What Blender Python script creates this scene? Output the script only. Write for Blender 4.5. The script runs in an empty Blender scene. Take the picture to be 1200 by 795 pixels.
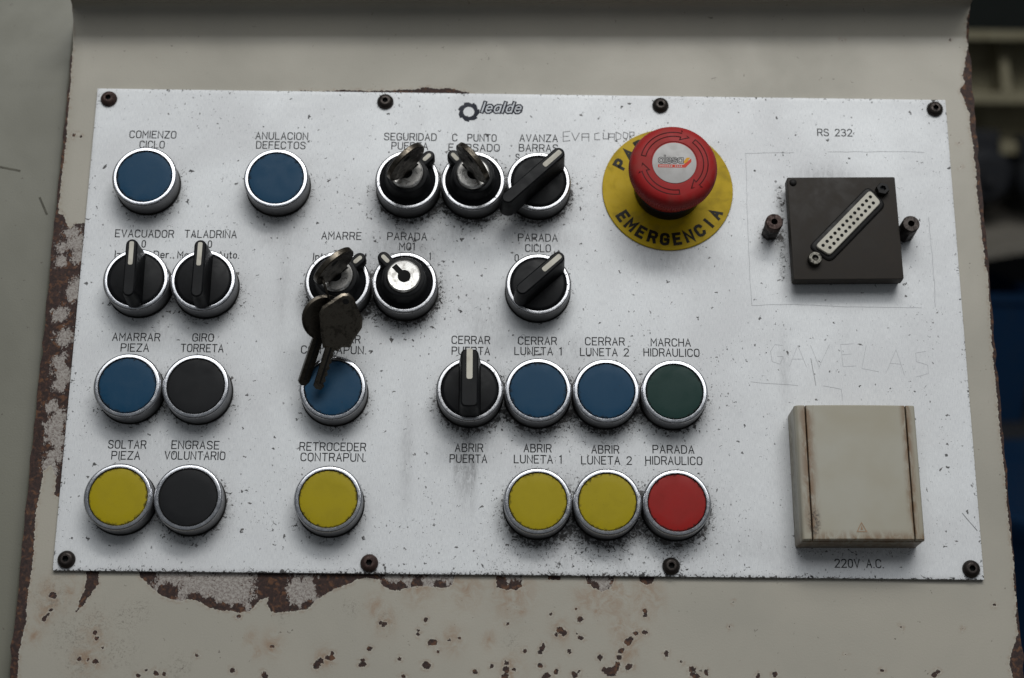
import bpy, bmesh, math, random
import numpy as np
from mathutils import Matrix, Vector

random.seed(7)
S = bpy.context.scene
COL = S.collection
MM = 0.001
# The control panel leans back like the desk of a machine: everything mounted on it is laid
# out in panel millimetres (x right, y up the panel, z out of it) and tilted by TILT.
TILT = Matrix.Rotation(math.radians(62.0), 4, 'X')

# ------------------------------------------------------------------ camera
cam_data = bpy.data.cameras.new('camera')
cam = bpy.data.objects.new('camera', cam_data)
COL.objects.link(cam)
cam_data.sensor_fit = 'HORIZONTAL'
cam_data.sensor_width = 36.0
cam_data.lens = 59.4
cam_data.clip_start = 0.01
cam_data.clip_end = 60.0
CAM_POS = Vector((-13.1932, -245.9541, 720.3189)) * MM
CAM_ROT = Matrix(((0.99985955, -0.01180508, -0.01189605),
                  (0.00747056, 0.94933523, -0.31417641),
                  (0.01500222, 0.31404341, 0.94929009)))
cam.matrix_world = TILT @ (Matrix.Translation(CAM_POS) @ CAM_ROT.to_4x4())
cam_data.dof.use_dof = True
cam_data.dof.focus_distance = 0.745
cam_data.dof.aperture_fstop = 7.1
S.camera = cam

# ------------------------------------------------------------------ world, lamps, exposure
world = bpy.data.worlds.new('World')
S.world = world
world.use_nodes = True
bg = world.node_tree.nodes['Background']
bg.inputs[0].default_value = (0.88, 0.94, 1.0, 1)
bg.inputs[1].default_value = 0.15
S.view_settings.view_transform = 'Standard'
S.view_settings.look = 'None'
S.view_settings.exposure = 0.0
S.view_settings.gamma = 1.0


def area_lamp(name, pos, target, sx, sy, power, colour):
    d = bpy.data.lights.new(name, 'AREA')
    d.shape = 'RECTANGLE'
    d.size, d.size_y = sx, sy
    d.energy = power
    d.color = colour
    o = bpy.data.objects.new(name, d)
    COL.objects.link(o)
    p, t = Vector(pos) * MM, Vector(target) * MM
    o.matrix_world = TILT @ (Matrix.Translation(p) @ (t - p).to_track_quat('-Z', 'Y').to_matrix().to_4x4())
    return o


# a long bank of skylight over the machine, and an added strip lamp that sharpens the shadows
area_lamp('skylight_lamp', (160, 1500, 2090), (0, 0, 0), 2.6, 1.75, 42.0, (0.97, 0.99, 1.0))
area_lamp('added_strip_lamp', (330, 1500, 1740), (0, 0, 0), 1.3, 0.32, 17.0, (1.0, 0.985, 0.95))

# ------------------------------------------------------------------ helpers: objects
PANEL_THINGS = []


def tag(o, label, cat, group=None, kind=None):
    o['label'] = label
    o['category'] = cat
    if group:
        o['group'] = group
    if kind:
        o['kind'] = kind
    return o


def thing(name, label, cat, loc=(0, 0, 0), rot=0.0, group=None, panel=True):
    o = bpy.data.objects.new(name, None)
    COL.objects.link(o)
    o.empty_display_size = 0.01
    o.matrix_world = Matrix.Translation(Vector(loc) * MM) @ Matrix.Rotation(math.radians(rot), 4, 'Z')
    tag(o, label, cat, group)
    if panel:
        PANEL_THINGS.append(o)
    return o


def copy_thing(src, loc, rot, label, panel=True):
    r = src.copy()
    COL.objects.link(r)
    r.matrix_world = Matrix.Translation(Vector(loc) * MM) @ Matrix.Rotation(math.radians(rot), 4, 'Z')
    r['label'] = label
    for ch in src.children:
        c = ch.copy()
        COL.objects.link(c)
        c.parent = r
        for g in ch.children:
            d = g.copy()
            COL.objects.link(d)
            d.parent = c
    if panel:
        PANEL_THINGS.append(r)
    return r


def mesh_obj(name, verts, faces, mat, parent=None, smooth=40.0, mats=None, fmat=None):
    me = bpy.data.meshes.new(name)
    me.from_pydata([(v[0] * MM, v[1] * MM, v[2] * MM) for v in verts], [], faces)
    for m in (mats or [mat]):
        me.materials.append(m)
    if fmat:
        me.polygons.foreach_set('material_index', fmat)
    me.update()
    if smooth:
        me.polygons.foreach_set('use_smooth', [True] * len(me.polygons))
        me.set_sharp_from_angle(angle=math.radians(smooth))
    o = bpy.data.objects.new(name, me)
    COL.objects.link(o)
    if parent:
        o.parent = parent
    return o


class MB:
    """collects verts and faces (millimetres) for one mesh"""

    def __init__(s):
        s.v, s.f, s.m = [], [], []

    def add(s, verts, faces, m=0):
        b = len(s.v)
        s.v += [tuple(p) for p in verts]
        s.f += [tuple(i + b for i in f) for f in faces]
        s.m += [m] * len(faces)

    def lathe(s, prof, n=72, c=(0, 0), m=0, cap=True):
        """prof: (r, z) list from bottom outer round to the top; r = 0 closes with a fan"""
        rings, vs, fs = [], [], []
        for r, z in prof:
            if r < 1e-6:
                rings.append([len(vs)])
                vs.append((c[0], c[1], z))
            else:
                rings.append(list(range(len(vs), len(vs) + n)))
                vs += [(c[0] + r * math.cos(2 * math.pi * k / n), c[1] + r * math.sin(2 * math.pi * k / n), z) for k in range(n)]
        for a, b in zip(rings, rings[1:]):
            for k in range(n):
                k2 = (k + 1) % n
                if len(a) == 1 and len(b) == 1:
                    continue
                if len(a) == 1:
                    fs.append((a[0], b[k2], b[k]))
                elif len(b) == 1:
                    fs.append((a[k], a[k2], b[0]))
                else:
                    fs.append((a[k], a[k2], b[k2], b[k]))
        s.add(vs, fs, m)

    def loft(s, loops, m=0, cap0=True, cap1=True):
        """loops: equal-length closed 3-D loops, counter-clockwise, bottom to top"""
        n = len(loops[0])
        vs = [p for lp in loops for p in lp]
        fs = []
        for i in range(len(loops) - 1):
            for k in range(n):
                k2 = (k + 1) % n
                fs.append((i * n + k, i * n + k2, (i + 1) * n + k2, (i + 1) * n + k))
        if cap0:
            fs.append(tuple(reversed(range(n))))
        if cap1:
            fs.append(tuple(range((len(loops) - 1) * n, len(loops) * n)))
        s.add(vs, fs, m)

    def prism(s, outline, z0, z1, bev=0.0, m=0, steps=3):
        loops = [[(x, y, z0) for x, y in outline]]
        if bev > 0:
            for k in range(steps + 1):
                a = math.pi / 2 * k / steps
                loops.append([(x, y, z1 - bev * (1 - math.sin(a))) for x, y in inset(outline, bev * (1 - math.cos(a)))])
        else:
            loops.append([(x, y, z1) for x, y in outline])
        s.loft(loops, m)

    def box(s, x0, x1, y0, y1, z0, z1, m=0):
        s.prism([(x0, y0), (x1, y0), (x1, y1), (x0, y1)], z0, z1, 0, m)

    def tube(s, pts, r, n=10, closed=False, m=0):
        pts = [Vector(p) for p in pts]
        N = len(pts)
        loops = []
        up = None
        for i, p in enumerate(pts):
            a = pts[(i - 1) % N] if (closed or i > 0) else p
            b = pts[(i + 1) % N] if (closed or i < N - 1) else p
            t = (b - a).normalized()
            if up is None:
                up = t.orthogonal().normalized()
            up = (up - t * up.dot(t)).normalized()
            w = t.cross(up)
            rr = r[i] if isinstance(r, (list, tuple)) else r
            loops.append([tuple(p + (up * math.cos(2 * math.pi * k / n) + w * math.sin(2 * math.pi * k / n)) * rr) for k in range(n)])
        if closed:
            loops.append(loops[0])
        s.loft(loops, m, not closed, not closed)

    def ribbon(s, pts, w, z, closed=False, m=0, cap=True):
        """flat stroke with mitred joins, facing +z"""
        P = [Vector((p[0], p[1])) for p in pts]
        if closed and (P[0] - P[-1]).length < 1e-6:
            P = P[:-1]
        n = len(P)
        h = w / 2
        if not closed and cap:
            d0 = (P[0] - P[1]).normalized()
            d1 = (P[-1] - P[-2]).normalized()
            P[0] = P[0] + d0 * h * 0.8
            P[-1] = P[-1] + d1 * h * 0.8
        Lf, Rt = [], []
        for i in range(n):
            ds = []
            if closed or i > 0:
                ds.append((P[i] - P[i - 1]).normalized())
            if closed or i < n - 1:
                ds.append((P[(i + 1) % n] - P[i]).normalized())
            if len(ds) == 2:
                t = ds[0] + ds[1]
                t = t.normalized() if t.length > 1e-4 else ds[0]
                nn = Vector((-t.y, t.x))
                k = 1 / max(0.45, nn.dot(Vector((-ds[0].y, ds[0].x))))
            else:
                t = ds[0]
                nn = Vector((-t.y, t.x))
                k = 1
            Lf.append(P[i] + nn * h * k)
            Rt.append(P[i] - nn * h * k)
        vs = [(p.x, p.y, z) for p in Rt] + [(p.x, p.y, z) for p in Lf]
        fs = [(i, i + 1, n + i + 1, n + i) for i in range(n - 1)]
        if closed:
            fs.append((n - 1, 0, n, 2 * n - 1))
        s.add(vs, fs, m)

    def xf(s, M, start=0):
        s.v[start:] = [tuple(M @ Vector(p)) for p in s.v[start:]]
        return s

    def build(s, name, mat, parent=None, smooth=40.0):
        if isinstance(mat, (list, tuple)):
            return mesh_obj(name, s.v, s.f, None, parent, smooth, list(mat), s.m)
        return mesh_obj(name, s.v, s.f, mat, parent, smooth)


def inset(outline, d):
    if d <= 1e-9:
        return list(outline)
    n = len(outline)
    out = []
    for i in range(n):
        p0, p1, p2 = (Vector(outline[(i + k) % n]) for k in (-1, 0, 1))
        d0, d1 = (p1 - p0).normalized(), (p2 - p1).normalized()
        n0, n1 = Vector((-d0.y, d0.x)), Vector((-d1.y, d1.x))
        b = n0 + n1
        b = b.normalized() if b.length > 1e-6 else n0
        q = p1 + b * d / max(0.3, b.dot(n0))
        out.append((q.x, q.y))
    return out


def rrect(cx, cy, w, h, r, k=5):
    pts = []
    for sx, sy, a0 in ((1, -1, -90), (1, 1, 0), (-1, 1, 90), (-1, -1, 180)):
        ox, oy = cx + sx * (w / 2 - r), cy + sy * (h / 2 - r)
        for i in range(k + 1):
            a = math.radians(a0 + 90 * i / k)
            pts.append((ox + r * math.cos(a), oy + r * math.sin(a)))
    return pts


def stadium(y0, y1, hw, k=8, flat=0.0):
    """outline of a bar along y from y0 to y1, half width hw, rounded ends"""
    r = hw * (1 - flat)
    pts = []
    for sy, yy, a0 in ((1, y1, 0), (-1, y0, 180)):
        for i in range(k + 1):
            a = math.radians(a0 + 180 * i / k)
            cx = (hw - r) * (1 if math.cos(a) > 1e-6 else -1 if math.cos(a) < -1e-6 else 0)
            pts.append((cx + r * math.cos(a), yy - sy * r + r * math.sin(a)))
    return pts


def circle(cx, cy, r, n=32):
    return [(cx + r * math.cos(2 * math.pi * k / n), cy + r * math.sin(2 * math.pi * k / n)) for k in range(n)]


# ------------------------------------------------------------------ helpers: node materials
class NT:
    def __init__(s, name):
        s.mat = bpy.data.materials.new(name)
        s.mat.use_nodes = True
        s.t = s.mat.node_tree
        s.bsdf = s.t.nodes['Principled BSDF']
        tc = s.t.nodes.new('ShaderNodeTexCoord')
        mp = s.t.nodes.new('ShaderNodeVectorMath')
        mp.operation = 'SCALE'
        mp.inputs['Scale'].default_value = 1000.0
        s.t.links.new(tc.outputs['Object'], mp.inputs[0])
        s.mm = mp.outputs[0]                      # object coordinates in millimetres
        s._rnd = None

    def link(s, a, b):
        if isinstance(a, (int, float)):
            b.default_value = a
        elif isinstance(a, (tuple, list)):
            b.default_value = (*a, 1) if len(a) == 3 and b.type == 'RGBA' else a
        else:
            s.t.links.new(a, b)

    def varied(s):
        """coordinates shifted per object so that copies do not share their wear"""
        oi = s.t.nodes.new('ShaderNodeObjectInfo')
        m = s.t.nodes.new('ShaderNodeVectorMath')
        m.operation = 'SCALE'
        m.inputs[0].default_value = (311, 173, 97)
        s.t.links.new(oi.outputs['Random'], m.inputs['Scale'])
        a = s.t.nodes.new('ShaderNodeVectorMath')
        s.t.links.new(s.mm, a.inputs[0])
        s.t.links.new(m.outputs[0], a.inputs[1])
        s._rnd = oi.outputs['Random']
        return a.outputs[0]

    def stretch(s, vec, k):
        m = s.t.nodes.new('ShaderNodeVectorMath')
        m.operation = 'MULTIPLY'
        s.t.links.new(vec, m.inputs[0])
        m.inputs[1].default_value = k
        return m.outputs[0]

    def noise(s, scale, detail=3, rough=0.55, dist=0.0, vec=None):
        n = s.t.nodes.new('ShaderNodeTexNoise')
        n.inputs['Scale'].default_value = scale
        n.inputs['Detail'].default_value = detail
        n.inputs['Roughness'].default_value = rough
        n.inputs['Distortion'].default_value = dist
        s.t.links.new(vec or s.mm, n.inputs['Vector'])
        return n.outputs['Fac']

    def vor(s, scale, vec=None, feat='F1'):
        n = s.t.nodes.new('ShaderNodeTexVoronoi')
        n.feature = feat
        n.inputs['Scale'].default_value = scale
        s.t.links.new(vec or s.mm, n.inputs['Vector'])
        return n.outputs['Distance']

    def flecks(s, scale, size, prob, dirt, gain, seed, squash=(1, 1, 0)):
        """scattered irregular flecks: mask 0..1; more and bigger where dirt is high"""
        w = s.t.nodes.new('ShaderNodeTexNoise')
        w.inputs['Scale'].default_value = scale * 5.5
        w.inputs['Detail'].default_value = 2.5
        s.t.links.new(s.mm, w.inputs['Vector'])
        k = s.t.nodes.new('ShaderNodeVectorMath')
        k.operation = 'MULTIPLY_ADD'
        s.t.links.new(w.outputs['Color'], k.inputs[0])
        k.inputs[1].default_value = (0.75 / scale * 0.55,) * 2 + (0,)
        q = s.t.nodes.new('ShaderNodeVectorMath')
        s.t.links.new(s.mm, q.inputs[0])
        q.inputs[1].default_value = (seed * 37.0, seed * 91.0, 0)
        s.t.links.new(q.outputs[0], k.inputs[2])
        n = s.t.nodes.new('ShaderNodeTexVoronoi')
        n.voronoi_dimensions = '2D'
        n.inputs['Scale'].default_value = scale
        s.t.links.new(s.stretch(k.outputs[0], squash), n.inputs['Vector'])
        c = s.t.nodes.new('ShaderNodeSeparateXYZ')
        s.t.links.new(n.outputs['Color'], c.inputs[0])
        r = s.m('MULTIPLY', n.outputs['Distance'], 1.0 / scale)          # mm from the cell's point
        lim = s.m('MULTIPLY_ADD', c.outputs[1], size * 1.3, size * 0.35)
        lim = s.m('MULTIPLY', lim, s.m('MULTIPLY_ADD', dirt, 0.5, 1.0))
        on = s.step(s.m('SUBTRACT', s.m('MULTIPLY_ADD', dirt, gain, prob), c.outputs[0]), 0.0, 0.01)
        return s.m('MULTIPLY', on, s.step(s.m('SUBTRACT', lim, r), -0.04, 0.10))

    def m(s, op, a, b=0.0, c=0.0):
        n = s.t.nodes.new('ShaderNodeMath')
        n.operation = op
        for k, x in enumerate((a, b, c)):
            s.link(x, n.inputs[k])
        return n.outputs[0]

    def step(s, x, lo, hi, a=0.0, b=1.0):
        n = s.t.nodes.new('ShaderNodeMapRange')
        n.interpolation_type = 'SMOOTHSTEP'
        s.link(x, n.inputs['Value'])
        for k, q in zip(('From Min', 'From Max', 'To Min', 'To Max'), (lo, hi, a, b)):
            s.link(q, n.inputs[k])
        return n.outputs['Result']

    def mix(s, f, a, b):
        n = s.t.nodes.new('ShaderNodeMix')
        n.data_type = 'RGBA'
        s.link(f, n.inputs[0])
        s.link(a, n.inputs[6])
        s.link(b, n.inputs[7])
        return n.outputs[2]

    def attr(s, name):
        n = s.t.nodes.new('ShaderNodeAttribute')
        n.attribute_name = name
        return n.outputs['Fac']

    def xyz(s, vec=None):
        n = s.t.nodes.new('ShaderNodeSeparateXYZ')
        s.t.links.new(vec or s.mm, n.inputs[0])
        return n.outputs

    def bump(s, h, dist=0.1, strength=1.0):
        n = s.t.nodes.new('ShaderNodeBump')
        n.inputs['Distance'].default_value = dist * MM
        n.inputs['Strength'].default_value = strength
        s.link(h, n.inputs['Height'])
        s.t.links.new(n.outputs[0], s.bsdf.inputs['Normal'])

    def out(s, col=None, rough=None, metal=None, spec=None):
        for v, k in ((col, 'Base Color'), (rough, 'Roughness'), (metal, 'Metallic'), (spec, 'Specular IOR Level')):
            if v is not None:
                s.link(v, s.bsdf.inputs[k])
        return s.mat


def plastic(name, col, rough=0.42, dust=(0.12, 0.11, 0.10), dust_amt=0.25, bump=0.02, spec=0.16):
    n = NT(name)
    v = n.varied()
    big = n.noise(0.12, 3, 0.6, 0.4, v)
    fine = n.noise(1.6, 4, 0.7, 0.0, v)
    f = n.m('MULTIPLY', n.step(big, 0.42, 0.72), dust_amt)
    f = n.m('ADD', f, n.m('MULTIPLY', n.step(fine, 0.62, 0.78), dust_amt * 0.45))
    c = n.mix(f, col, dust)
    n.bump(fine, bump, 0.5)
    return n.out(c, n.step(big, 0.3, 0.75, rough - 0.07, rough + 0.16), 0.0, spec)


def metal(name, col, dark, rough=0.25, wear=0.3, scale=0.5, met=1.0):
    n = NT(name)
    v = n.varied()
    a = n.noise(scale, 5, 0.65, 0.6, v)
    b = n.noise(scale * 5, 3, 0.6, 0.0, v)
    f = n.m('MULTIPLY', n.step(n.m('ADD', a, n.m('MULTIPLY', b, 0.35)), 0.62, 0.82), wear)
    n.bump(b, 0.02, 0.35)
    return n.out(n.mix(f, col, dark), n.step(a, 0.3, 0.75, rough * 0.8, rough * 1.7), met)


def lam(x):
    """sRGB 0-255 to linear"""
    return tuple((c / 255 / 12.92) if c / 255 <= 0.04045 else ((c / 255 + 0.055) / 1.055) ** 2.4 for c in x)


# ------------------------------------------------------------------ measured positions and wear outlines (panel mm)
LEGENDS = [('COMIENZO', -172.3, 90.93, 21.8),
  ('CICLO', -172.31, 85.84, 11.67),
  ('ANULACION', -112.31, 91.02, 24.51),
  ('DEFECTOS', -112.52, 86.31, 23.01),
  ('SEGURIDAD', -52.39, 91.36, 24.57),
  ('PUERTA', -52.55, 86.69, 17.09),
  ('C  PUNTO', -22.45, 91.27, 20.73),
  ('E  RSADO', -22.54, 86.25, 23.87),
  ('/o', -13.16, 79.96, 3.18),
  ('AVANZA', 7.55, 91.49, 17.96),
  ('BARRAS', 7.48, 86.47, 18.32),
  ('S', -2.25, 81.62, 1.98),
  ('RS 232', 146.59, 96.23, 16.48),
  ('EVACUADOR', -172.43, 41.25, 26.82),
  ('0', -172.44, 36.22, 1.94),
  ('Iz.', -183.47, 30.91, 3.49),
  ('Der.', -163.53, 31.17, 8.13),
  ('TALADRINA', -142.31, 41.4, 23.85),
  ('0', -142.36, 36.45, 1.94),
  ('Man.', -152.49, 31.11, 8.53),
  ('Auto.', -133.5, 31.37, 9.69),
  ('AMARRE', -82.56, 41.28, 18.33),
  ('Int', -92.73, 30.99, 4.66),
  ('xt', -72.15, 31.13, 3.11),
  ('PARADA', -52.55, 41.35, 18.19),
  ('M01', -52.47, 36.41, 7.17),
  ('1', -41.83, 31.74, 0.78),
  ('PARADA', 7.32, 41.48, 18.2),
  ('CICLO', 7.42, 36.28, 11.71),
  ('0', -2.31, 31.44, 1.95),
  ('AMARRAR', -172.37, -8.53, 21.4),
  ('PIEZA', -172.59, -13.51, 12.65),
  ('GIRO', -142.52, -8.43, 9.6),
  ('TORRETA', -142.62, -13.42, 19.13),
  ('ACERCAR', -82.22, -8.53, 20.24),
  ('CONTRAPUN.', -83.92, -13.58, 29.16),
  ('CERRAR', -22.62, -8.23, 17.31),
  ('PUERTA', -22.55, -13.38, 17.19),
  ('CERRAR', 7.26, -8.27, 17.44),
  ('LUNETA 1', 7.58, -13.17, 21.27),
  ('CERRAR', 37.56, -8.21, 17.84),
  ('LUNETA 2', 37.36, -13.29, 21.98),
  ('MARCHA', 67.19, -8.37, 18.05),
  ('HIDRAULICO', 67.42, -13.16, 25.15),
  ('SOLTAR', -172.5, -58.17, 16.71),
  ('PIEZA', -172.74, -63.11, 12.54),
  ('ENGRASE', -142.66, -58.1, 20.98),
  ('VOLUNTARIO', -142.57, -62.88, 26.56),
  ('RETROCEDER', -82.48, -58.27, 29.19),
  ('CONTRAPUN.', -82.1, -63.01, 28.57),
  ('ABRIR', -22.66, -58.12, 12.37),
  ('PUERTA', -22.88, -63.07, 16.46),
  ('ABRIR', 7.47, -58.01, 12.28),
  ('LUNETA 1', 7.6, -63.0, 21.06),
  ('ABRIR', 37.26, -58.26, 12.25),
  ('LUNETA 2', 37.77, -63.2, 22.32),
  ('PARADA', 67.26, -57.92, 18.4),
  ('HIDRAULICO', 67.34, -63.02, 25.11),
  ('220V A.C.', 146.4, -107.89, 21.24)]
PEEL = [(-163.51, -113.29), (-163.31, -115.87), (-158.63, -119.87), (-153.97, -123.86), (-149.83, -125.65), (-145.4, -126.7), (-141.81, -125.93), (-138.9, -125.9), (-135.51, -127.69), (-132.51, -129.12), (-129.18, -130.18), (-126.25, -130.52), (-122.62, -130.48), (-119.67, -131.18), (-116.06, -130.78), (-113.6, -129.3), (-110.89, -125.62), (-107.31, -124.49), (-107.88, -127.42), (-106.27, -130.32), (-104.04, -131.39), (-99.71, -130.62), (-95.37, -130.21), (-91.39, -129.81), (-88.94, -127.6), (-86.49, -125.38), (-84.38, -123.53), (-81.87, -122.4), (-79.39, -120.54), (-75.78, -119.4), (-72.17, -118.26), (-70.76, -116.77), (-65.67, -115.62), (-59.78, -116.66), (-58.59, -119.6), (-55.25, -121.03), (-51.6, -121.0), (-47.24, -119.85), (-43.59, -119.44), (-41.4, -119.05), (-37.0, -119.38), (-32.6, -119.7), (-29.32, -118.93), (-28.27, -116.34), (-27.98, -111.9)]
SIDE_WEAR = [(-214.95, 52.28), (-210.89, 50.64), (-208.95, 46.44), (-206.77, 43.94), (-205.01, 46.07), (-199.98, 46.56), (-198.15, 12.05), (-198.5, -10.32), (-198.31, -38.19), (-197.96, -67.34), (-199.55, -82.62), (-202.68, -80.76), (-202.64, -73.14), (-205.4, -67.43), (-208.86, -70.15), (-209.88, -75.13), (-211.37, -82.75), (-218.57, -84.72)]
PATCHES = [[(-10.34, -111.72), (-9.9, -119.1), (-6.23, -120.17), (-1.83, -120.49), (0.73, -119.0), (1.42, -111.6)], [(27.92, -111.33), (28.98, -117.24), (32.27, -119.41), (35.56, -120.85), (38.88, -119.35), (40.39, -115.64), (40.81, -111.2)], [(51.12, -111.09), (51.77, -116.27), (54.32, -117.72), (57.66, -116.21), (59.23, -111.01)], [(-186.15, -113.53), (-185.61, -116.73), (-186.11, -122.35), (-187.88, -127.12), (-188.82, -131.61), (-186.23, -129.29), (-184.4, -125.26), (-181.45, -121.57), (-180.21, -118.99), (-180.67, -113.47)], [(11.35, -111.5), (12.09, -115.56), (16.87, -115.88), (18.71, -111.42)], [(-107.74, 112.92), (-105.03, 115.19), (-101.01, 115.47), (-95.75, 114.88), (-87.73, 115.67), (-77.68, 116.04), (-69.6, 115.72), (-57.53, 116.57), (-50.28, 116.9), (-45.47, 118.09), (-39.4, 117.29), (-34.16, 117.82), (-30.91, 116.75), (-26.05, 115.7), (-23.2, 114.18), (-105.71, 112.5)]]
RUST_BLOBS = [(-150.41, -122.72, 3.31), (-138.9, -125.9, 2.94), (-132.56, -128.39, 2.57), (-126.32, -129.43, 2.57), (-120.1, -130.09, 2.21), (-112.61, -127.47, 1.47), (-106.5, -118.98, 5.15), (-104.76, -124.46, 4.41), (-102.71, -128.83, 3.31), (-81.25, -119.83, 5.15), (-76.61, -116.83, 4.41), (-160.06, -115.47, 2.21), (-96.13, -129.49, 1.84), (-90.73, -128.34, 2.21), (-56.39, -119.57, 2.57), (-50.9, -119.89, 2.21), (-44.35, -118.35, 1.84), (-34.45, -118.62, 2.21), (-7.71, -117.98, 2.21), (-1.84, -118.65, 2.57), (32.28, -117.94, 1.47), (-65.65, -116.35, 2.94)]
SPOTS = [(-199.36, -124.57, 1.85), (-202.06, -134.53, 1.48), (-199.5, -130.88, 1.11), (-200.42, -132.7, 0.93), (-180.22, -140.36, 1.11), (-179.3, -142.62, 1.19), (-176.2, -146.54, 0.93), (-185.73, -151.53, 1.19), (-182.14, -151.61, 0.96), (-178.82, -152.54, 1.48), (-136.38, -149.28, 0.96), (-119.57, -133.0, 1.26), (-152.98, -157.03, 1.48), (-157.12, -155.9, 0.74), (-149.48, -157.36, 1.11), (-160.44, -158.06, 1.11), (-104.76, -145.5, 1.11), (-120.87, -155.67, 1.3), (-85.38, -153.19, 2.04), (-83.91, -151.39, 1.48), (-80.11, -150.18, 2.04), (-79.36, -148.13, 1.11), (-107.36, -157.57, 1.85), (-57.72, -135.66, 1.48), (-59.19, -134.95, 0.93), (-39.96, -133.56, 1.04), (-43.08, -139.86, 1.04), (-42.76, -138.05, 0.81), (-36.84, -143.05, 2.04), (-29.72, -141.9, 0.93), (-25.64, -141.14, 0.74), (-63.29, -146.0, 1.22), (-66.2, -152.66, 1.67), (-66.26, -150.87, 1.11), (-50.54, -150.36, 1.11), (-39.37, -152.76, 2.22), (-34.58, -146.98, 0.96), (-48.76, -157.48, 1.3), (-4.75, -134.78, 0.93), (13.42, -130.6, 0.89), (25.75, -132.66, 1.48), (17.57, -137.46, 2.04), (19.02, -138.53, 1.48), (15.75, -139.29, 0.93), (26.29, -140.63, 1.48), (24.47, -139.2, 0.74), (24.38, -128.15, 0.59), (9.76, -145.12, 1.67), (10.3, -143.68, 1.11), (8.86, -146.93, 1.11), (2.33, -146.27, 1.19), (21.32, -146.45, 1.11), (34.47, -148.7, 1.48), (8.87, -152.31, 1.48), (-11.72, -152.86, 1.11), (-18.65, -155.24, 1.3), (-5.57, -154.44, 1.85), (-5.23, -151.37, 1.3), (-5.9, -157.09, 1.85), (-2.14, -154.2, 0.96), (11.4, -156.92, 1.85), (15.74, -154.92, 1.48), (23.57, -156.1, 1.85), (25.49, -154.65, 0.81), (38.49, -154.71, 2.96), (41.04, -153.43, 1.85), (35.61, -153.84, 1.11), (46.27, -141.89, 2.04), (47.37, -140.79, 1.48), (43.31, -145.88, 1.67), (42.37, -148.62, 1.3), (41.79, -151.28, 1.41), (46.26, -152.67, 2.04), (49.59, -138.42, 1.48), (53.61, -137.84, 1.33), (53.77, -128.74, 1.04), (53.73, -130.93, 1.19), (62.53, -146.67, 1.3), (62.5, -147.86, 0.81), (68.83, -150.31, 0.74), (73.25, -153.31, 1.7), (73.56, -155.27, 1.48), (79.18, -154.72, 1.48), (74.97, -156.33, 1.85), (163.29, -134.59, 0.67), (154.1, -153.09, 0.89), (108.31, -155.13, 1.48), (101.03, -156.09, 1.48), (176.14, -154.67, 1.48), (177.7, -153.23, 1.11), (204.01, -125.05, 0.81), (91.96, -124.7, 0.56), (189.63, -135.06, 0.59), (138.5, -146.41, 0.48), (89.77, -135.31, 0.44), (-209.75, 90.67, 1.11), (-207.84, 91.57, 0.93), (-206.14, 90.29, 0.67), (153.23, 146.27, 0.74), (205.46, 92.74, 0.74), (205.33, 80.49, 0.74), (205.06, 147.07, 0.59), (-211.25, -121.87, 1.85)]
STAINS = [(-200.01, -125.42, 8.15), (-202.16, -133.45, 5.56), (-180.12, -141.55, 6.67), (-182.5, -151.61, 8.15), (-104.79, -144.78, 5.19), (-114.36, -141.63, 3.7), (-111.48, -148.07, 2.96), (-82.5, -150.66, 5.19), (-57.76, -134.21, 5.93), (-28.53, -141.89, 5.93), (-61.59, -128.42, 5.19), (-3.29, -120.51, 11.11), (-23.45, -119.24, 9.26), (1.15, -128.89, 2.96), (29.68, -123.12, 7.41), (40.69, -121.17, 11.11), (54.23, -122.87, 8.89), (43.44, -135.76, 5.93), (45.86, -144.78, 7.41), (17.57, -137.82, 5.19), (33.29, -128.57, 3.7), (49.59, -138.24, 4.44), (-12.93, -141.73, 3.7), (-3.04, -154.21, 5.93), (-43.57, -120.18, 7.41), (-193.08, -121.69, 5.19), (-205.7, -141.79, 3.7)]
SCUFFS = [(-189.49, -141.64, 9.26), (-180.94, -136.14, 8.15), (-166.62, -134.19, 6.67), (-161.47, -130.5, 5.19), (-169.08, -148.62, 7.41), (-186.58, -154.15, 5.93), (-200.01, -125.42, 7.41), (-143.53, -153.74, 5.19), (-57.76, -134.21, 4.44), (-72.51, -128.53, 4.44), (-3.13, -142.36, 3.7), (-101.44, -132.45, 2.96)]
PRIMER = [(-204.19, 36.84, 3.44), (-202.09, 30.6, 2.67), (-206.23, 42.26, 2.67), (-200.43, 16.13, 3.05), (-202.76, 11.99, 3.05), (-209.83, 34.67, 2.29), (-210.04, 28.41, 2.29), (-207.22, 1.72, 3.05), (-204.77, -8.38, 3.05), (-205.96, -20.44, 2.67), (-203.9, -26.39, 3.44), (-205.06, -30.37, 2.67), (-204.75, -46.11, 3.44), (-205.51, -50.02, 3.44), (-204.23, -55.84, 3.05), (-207.81, -41.45, 2.29), (-206.51, -67.44, 2.29), (-204.26, -63.57, 3.05), (-205.15, -70.11, 2.29), (-123.91, -120.99, 9.92), (-138.54, -120.4, 7.63), (-149.68, -117.58, 6.11), (-96.46, -122.55, 5.34), (-89.22, -121.38, 5.34), (-94.49, -125.82, 4.58), (-54.65, -116.61, 3.44), (-48.03, -117.65, 2.67), (-38.16, -116.81, 3.05), (-32.67, -116.39, 3.05), (-3.33, -115.72, 3.05), (34.5, -116.44, 3.44), (35.58, -118.28, 2.29)]
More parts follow.
